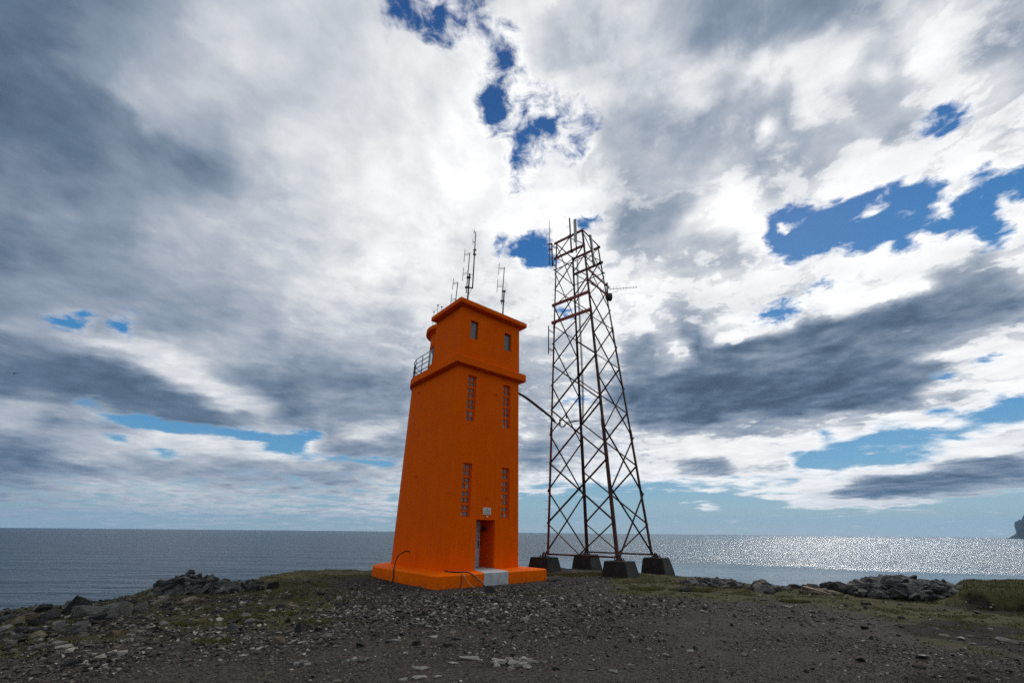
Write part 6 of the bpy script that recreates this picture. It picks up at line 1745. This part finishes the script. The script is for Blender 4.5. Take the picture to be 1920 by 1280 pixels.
# the many smaller stones lying about, still one object each
FILL = [('grey and tan loose stones scattered over the mossy left slope', 'small grey or tan stone strewn among many on the mossy left slope', 95, (-46, -16), (9.0, 15.5), (0.09, 0.27), 'SSSPTD'),
        ('small stones on the gravel before the lighthouse', 'small stone among many on the dark gravel before the orange plinth', 75, (-20, 16), (8.6, 14.6), (0.07, 0.17), 'SSPTD'),
        ('small stones on the brown earth at the right', 'little stone among many on the brown earth and moss at the right', 55, (12, 46), (8.2, 16.5), (0.06, 0.16), 'SSPD'),
        ('rubble stones of the heap at far left', 'broken stone buried in the rubble heap at the far left', 40, (-47, -38.5), (11.5, 15.0), (0.14, 0.36), 'SSSD')]
LANDMARKS = [('big dark left boulder', -9.23, 10.30), ('wedge stone below the left rubble', -6.9, 8.9), ('largest left outcrop', -9.55, 13.95), ('tan slab by the left outcrop', -7.5, 12.0),
             ('bright left slope grass tuft', -4.95, 8.25), ('broad flat left gravel stone', -5.1, 10.3), ('dark upright left rock wedge', -3.6, 9.7), ('tan slab with a shadowed end', -4.6, 12.0),
             ('left corner of the orange plinth', -3.0, 14.6), ('white doorstep', -0.4, 16.0), ('dark stone by the cable end', -0.67, 15.45), ('right corner of the orange plinth', 1.4, 18.8),
             ('pale rounded doorstep stone', -0.1, 10.3), ('pale slab before the lighthouse', -0.9, 10.2), ('cracked bedrock patch', 0.08, 7.25), ('worn bedrock patch', -2.28, 7.35),
             ('lone dark topped stone', 2.0, 10.5), ('nearest mast block', 4.83, 19.9), ('three black lumps', 2.9, 8.7), ('rounded grey stone by the mast', 6.2, 15.0),
             ('grey boulder cluster on the skyline', 8.55, 15.9), ('smooth brown rock', 9.9, 15.0), ('long rocky ridge', 12.45, 15.05), ('grassy bank at the far right', 13.2, 12.6), ('tan stone in the dark band', 9.9, 11.1),
             ('lower right pale flat stone', 2.4, 7.2), ('thin slab sunk in moss', 7.4, 12.6)]
HUE = {'S': 'grey', 'P': 'pale', 'T': 'tan', 'D': 'dark'}


def where(x, y):
    nm, lx, ly = min(LANDMARKS, key=lambda t: (t[1] - x) ** 2 + (t[2] - y) ** 2)
    az = math.atan2(lx, ly)
    lat = (x - lx) * math.cos(az) - (y - ly) * math.sin(az)
    dep = (x - lx) * math.sin(az) + (y - ly) * math.cos(az)
    far = math.hypot(lat, dep)
    side = ('right of' if lat > 0 else 'left of') if abs(lat) > abs(dep) * 0.6 else ('behind' if dep > 0 else 'in front of')
    return ('just ' if far < 0.8 else ('well ' if far > 2.0 else '')) + side + ' the ' + nm


rf = random.Random(77)
used_labels = set()
for grp, lab, cnt, (a0, a1_), (r0, r1), (s0_, s1_), ms_ in FILL:
    done = tries = 0
    while done < cnt and tries < 4000:
        tries += 1
        a, r_ = R(rf.uniform(a0, a1_)), math.sqrt(rf.uniform(r0 * r0, r1 * r1))
        x, y = r_ * math.sin(a), r_ * math.cos(a)
        if any((x - tx) ** 2 + (y - ty) ** 2 < (tr + 0.1) ** 2 for tx, ty, tr in taken) or r_ > edge_r(math.degrees(a)) - 0.6:
            continue
        s = s0_ + (s1_ - s0_) * rf.random() ** 2
        k_ = rf.choice((0.22, 0.3, 0.4, 0.6))
        mk_ = rf.choice(ms_)
        text = '%s%s %s stone %s' % ('small ' if s < s0_ + 0.25 * (s1_ - s0_) else '', HUE[mk_], {0.22: 'thin flat', 0.3: 'flat', 0.4: 'angular', 0.6: 'blocky'}[k_], where(x, y))
        if text in used_labels:
            continue
        used_labels.add(text)
        o = place_stone('stone', x, y, s, s * rf.uniform(0.55, 0.9), s * k_, MATS[mk_], rf.random(), tilt=0.2, rz=rf.uniform(0, 6.28))
        tag(o, text, 'stone', grp)
        taken.append((x, y, s * 0.5))
        done += 1

# ================================================================== gravel: uncounted small stones, one object
def scatter_gravel(n=95000, name='gravel', label='dark grey gravel and stone chips covering the headland', seed=5, fine=False):
    rs = np.random.default_rng(seed)
    az = rs.uniform(-52, 52, n * 4)
    r = 5.2 + (6.0 if fine else 20.5) * rs.random(n * 4) ** (1.0 if fine else 1.25)
    x, y = r * np.sin(np.radians(az)), r * np.cos(np.radians(az))
    moss, dirt = cover_at(x, y)
    cl = fbm(x * 0.9, y * 0.9, 91, 4)
    ring = np.exp(-((r - 11.0) / 4.0) ** 2) * sstep(-az, -18, 6)
    keep = (rs.random(n * 4) < 0.75 * sstep(cl, 0.25, 0.5)) if fine else rs.random(n * 4) < np.clip((0.22 + 0.80 * ring) * (0.35 + 0.65 * sstep(r, 8.0, 10.0)) * (0.35 + 1.3 * sstep(cl, 0.35, 0.62)) * (1 - 0.72 * np.clip(moss * 1.5, 0, 1)) * (1 - 0.35 * np.clip(dirt, 0, 1)), 0, 1)
    # nothing inside the plinth or the footings
    a = R(40.37)
    lx = (x + 2.37) * math.cos(a) + (y - 16.644) * math.sin(a)
    ly = -(x + 2.37) * math.sin(a) + (y - 16.644) * math.cos(a)
    keep &= ~((lx > -0.83) & (lx < 4.43) & (ly > -0.83) & (ly < 6.2))
    keep &= r < edge_r(az) + 0.3
    x, y, r, ring = x[keep][:n], y[keep][:n], r[keep][:n], ring[keep][:n]
    m = len(x)
    size = np.exp(rs.normal(-3.72, 0.52, m)) * (1 + 0.55 * ring) * np.clip((r / 9.5) ** 1.4, 0.5, 1.35)
    size = np.clip(size, 0.012, 0.16)
    if fine:
        size = np.exp(rs.normal(-4.25, 0.38, m)) * np.clip(r / 8.0, 0.8, 1.3)
    z = ground_z(x, y)
    temps = []
    for k in range(10):
        me = hull_mesh('gravel_seed', 300 + k, 0.7, 9, 0.0, 0.4)
        co = np.array([v.co[:] for v in me.vertices])
        tr = np.array([p.vertices[:] for p in me.polygons])
        temps.append((co, tr))
        bpy.data.meshes.remove(me)
    V, F, off = [], [], 0
    which = rs.integers(0, 10, m)
    for k in range(10):
        idx = np.where(which == k)[0]
        co, tr = temps[k]
        t = rs.uniform(0, 2 * np.pi, len(idx))
        sx_, sy_, sz_ = size[idx], size[idx] * rs.uniform(0.45, 0.95, len(idx)), size[idx] * rs.uniform(0.16, 0.55, len(idx))
        tx, ty = rs.normal(0, 0.2, len(idx)), rs.normal(0, 0.2, len(idx))
        P = co[None] * np.stack([sx_, sy_, sz_], -1)[:, None]
        zz = P[..., 2] + P[..., 0] * tx[:, None] + P[..., 1] * ty[:, None]
        xx = P[..., 0] * np.cos(t)[:, None] - P[..., 1] * np.sin(t)[:, None]
        yy = P[..., 0] * np.sin(t)[:, None] + P[..., 1] * np.cos(t)[:, None]
        P = np.stack([xx + x[idx][:, None], yy + y[idx][:, None], zz + (z[idx] + sz_ * 0.22)[:, None]], -1)
        V.append(P.reshape(-1, 3))
        F.append((tr[None] + (np.arange(len(idx)) * len(co))[:, None, None] + off).reshape(-1, 3))
        off += len(idx) * len(co)
    me = mesh_from_arrays(name, np.concatenate(V), np.concatenate(F), M_GRAVEL_FINE if fine else M_GRAVEL, False)
    tag(link(name, me), label, 'gravel', kind='stuff')


M_GRAVEL_FINE = stone_mat('fine_gravel', [(0.12, (0.016, 0.013, 0.012)), (0.45, (0.046, 0.037, 0.031)), (0.70, (0.085, 0.070, 0.058)), (0.90, (0.17, 0.148, 0.122)), (1.0, (0.34, 0.31, 0.26))], True, 0.0, 9.0, relief=0.003)
scatter_gravel()
scatter_gravel(70000, 'fine_gravel', 'fine brown grit of the track in the foreground', 6, True)


def scatter_grass(n=110000):
    rs = np.random.default_rng(9)
    az = rs.uniform(-52, 56, n * 5)
    r = 7.5 + 18.0 * rs.random(n * 5) ** 0.9
    x, y = r * np.sin(np.radians(az)), r * np.cos(np.radians(az))
    moss, dirt = cover_at(x, y)
    tuft = fbm(x * 2.3, y * 2.3, 95, 3)
    bank = sstep(az, 42, 44) * sstep(r, 17.3, 17.6)
    mast = np.exp(-(((x - 3.5) / 2.2) ** 2 + ((y - 21.0) / 1.5) ** 2))
    keep = rs.random(n * 5) < np.clip((moss - 0.20) * 1.5, 0, 1) * np.clip(sstep(tuft, 0.50, 0.66) + bank * 0.6 + 0.9 * mast, 0, 1)
    for tx, ty, tr in TUFTS:
        keep |= ((x - tx) ** 2 + (y - ty) ** 2 < tr * tr) & (rs.random(n * 5) < 0.9)
    a = R(40.37)
    lx = (x + 2.37) * math.cos(a) + (y - 16.644) * math.sin(a)
    ly = -(x + 2.37) * math.sin(a) + (y - 16.644) * math.cos(a)
    keep &= ~((lx > -0.85) & (lx < 4.45) & (ly > -0.85) & (ly < 6.2))
    keep &= r < edge_r(az)
    x, y, r = x[keep][:n], y[keep][:n], r[keep][:n]
    # extra dense little tufts
    ex = []
    for tx, ty, tr in TUFTS:
        k = int(1800 * tr / 0.3)
        t, q_ = rs.uniform(0, 6.28, k), tr * np.sqrt(rs.random(k))
        ex.append(np.stack([tx + q_ * np.cos(t) * 1.4, ty + q_ * np.sin(t)], -1))
    ex = np.concatenate(ex)
    x, y = np.concatenate([x, ex[:, 0]]), np.concatenate([y, ex[:, 1]])
    m = len(x)
    z = ground_z(x, y)
    t = rs.uniform(0, 2 * np.pi, m)
    hgt = rs.uniform(0.02, 0.055, m)
    wid = rs.uniform(0.003, 0.007, m)
    lean = rs.uniform(0.2, 1.1, m)
    dx, dy = np.cos(t), np.sin(t)
    px, py = -dy * wid, dx * wid
    A = np.stack([x - px, y - py, z - 0.01], -1)
    B = np.stack([x + px, y + py, z - 0.01], -1)
    C_ = np.stack([x + dx * lean * hgt * 0.4 + px * 0.7, y + dy * lean * hgt * 0.4 + py * 0.7, z + hgt * 0.6], -1)
    D_ = np.stack([x + dx * lean * hgt * 0.4 - px * 0.7, y + dy * lean * hgt * 0.4 - py * 0.7, z + hgt * 0.6], -1)
    E_ = np.stack([x + dx * lean * hgt, y + dy * lean * hgt, z + hgt], -1)
    V = np.stack([A, B, C_, D_, E_], 1).reshape(-1, 3)
    base = (np.arange(m) * 5)[:, None]
    F = np.concatenate([base + np.array([[0, 1, 2]]), base + np.array([[0, 2, 3]]), base + np.array([[3, 2, 4]])])
    me = mesh_from_arrays('grass', V, F, M_GRASS, False)
    tag(link('grass', me), 'short green and brown grass and moss tufts between the stones', 'grass', kind='stuff')


TUFTS = [(-4.95, 8.25, 0.22), (-5.6, 10.2, 0.28), (-4.9, 10.6, 0.20), (8.0, 13.3, 0.30), (-3.9, 9.7, 0.2), (-0.9, 14.2, 0.35), (0.7, 14.4, 0.3), (2.8, 20.9, 0.9), (4.2, 21.6, 0.6), (6.0, 15.6, 0.5), (4.6, 15.8, 0.4), (-6.3, 9.5, 0.2)]
scatter_grass()

# ================================================================== thin sea haze: one closed box round the camera and everything built
def haze(half=24000.0, z0=SEA_Z - 4.0, z1=760.0, density=3.0e-5):
    m = bpy.data.materials.new('sea_haze')
    m.use_nodes = True
    t = m.node_tree
    t.nodes.clear()
    gg = NG(t)
    v = gg.node('ShaderNodeVolumePrincipled')
    v.inputs['Color'].default_value = (0.36, 0.64, 1.0, 1)
    v.inputs['Density'].default_value = density
    v.inputs['Anisotropy'].default_value = 0.2
    o = gg.node('ShaderNodeOutputMaterial')
    t.links.new(v.outputs[0], o.inputs['Volume'])
    h = MB().box((-half, -half, z0), (half, half, z1)).build('haze', m)
    tag(h, 'thin bluish sea haze in front of the distant cliff', kind='stuff')


haze()
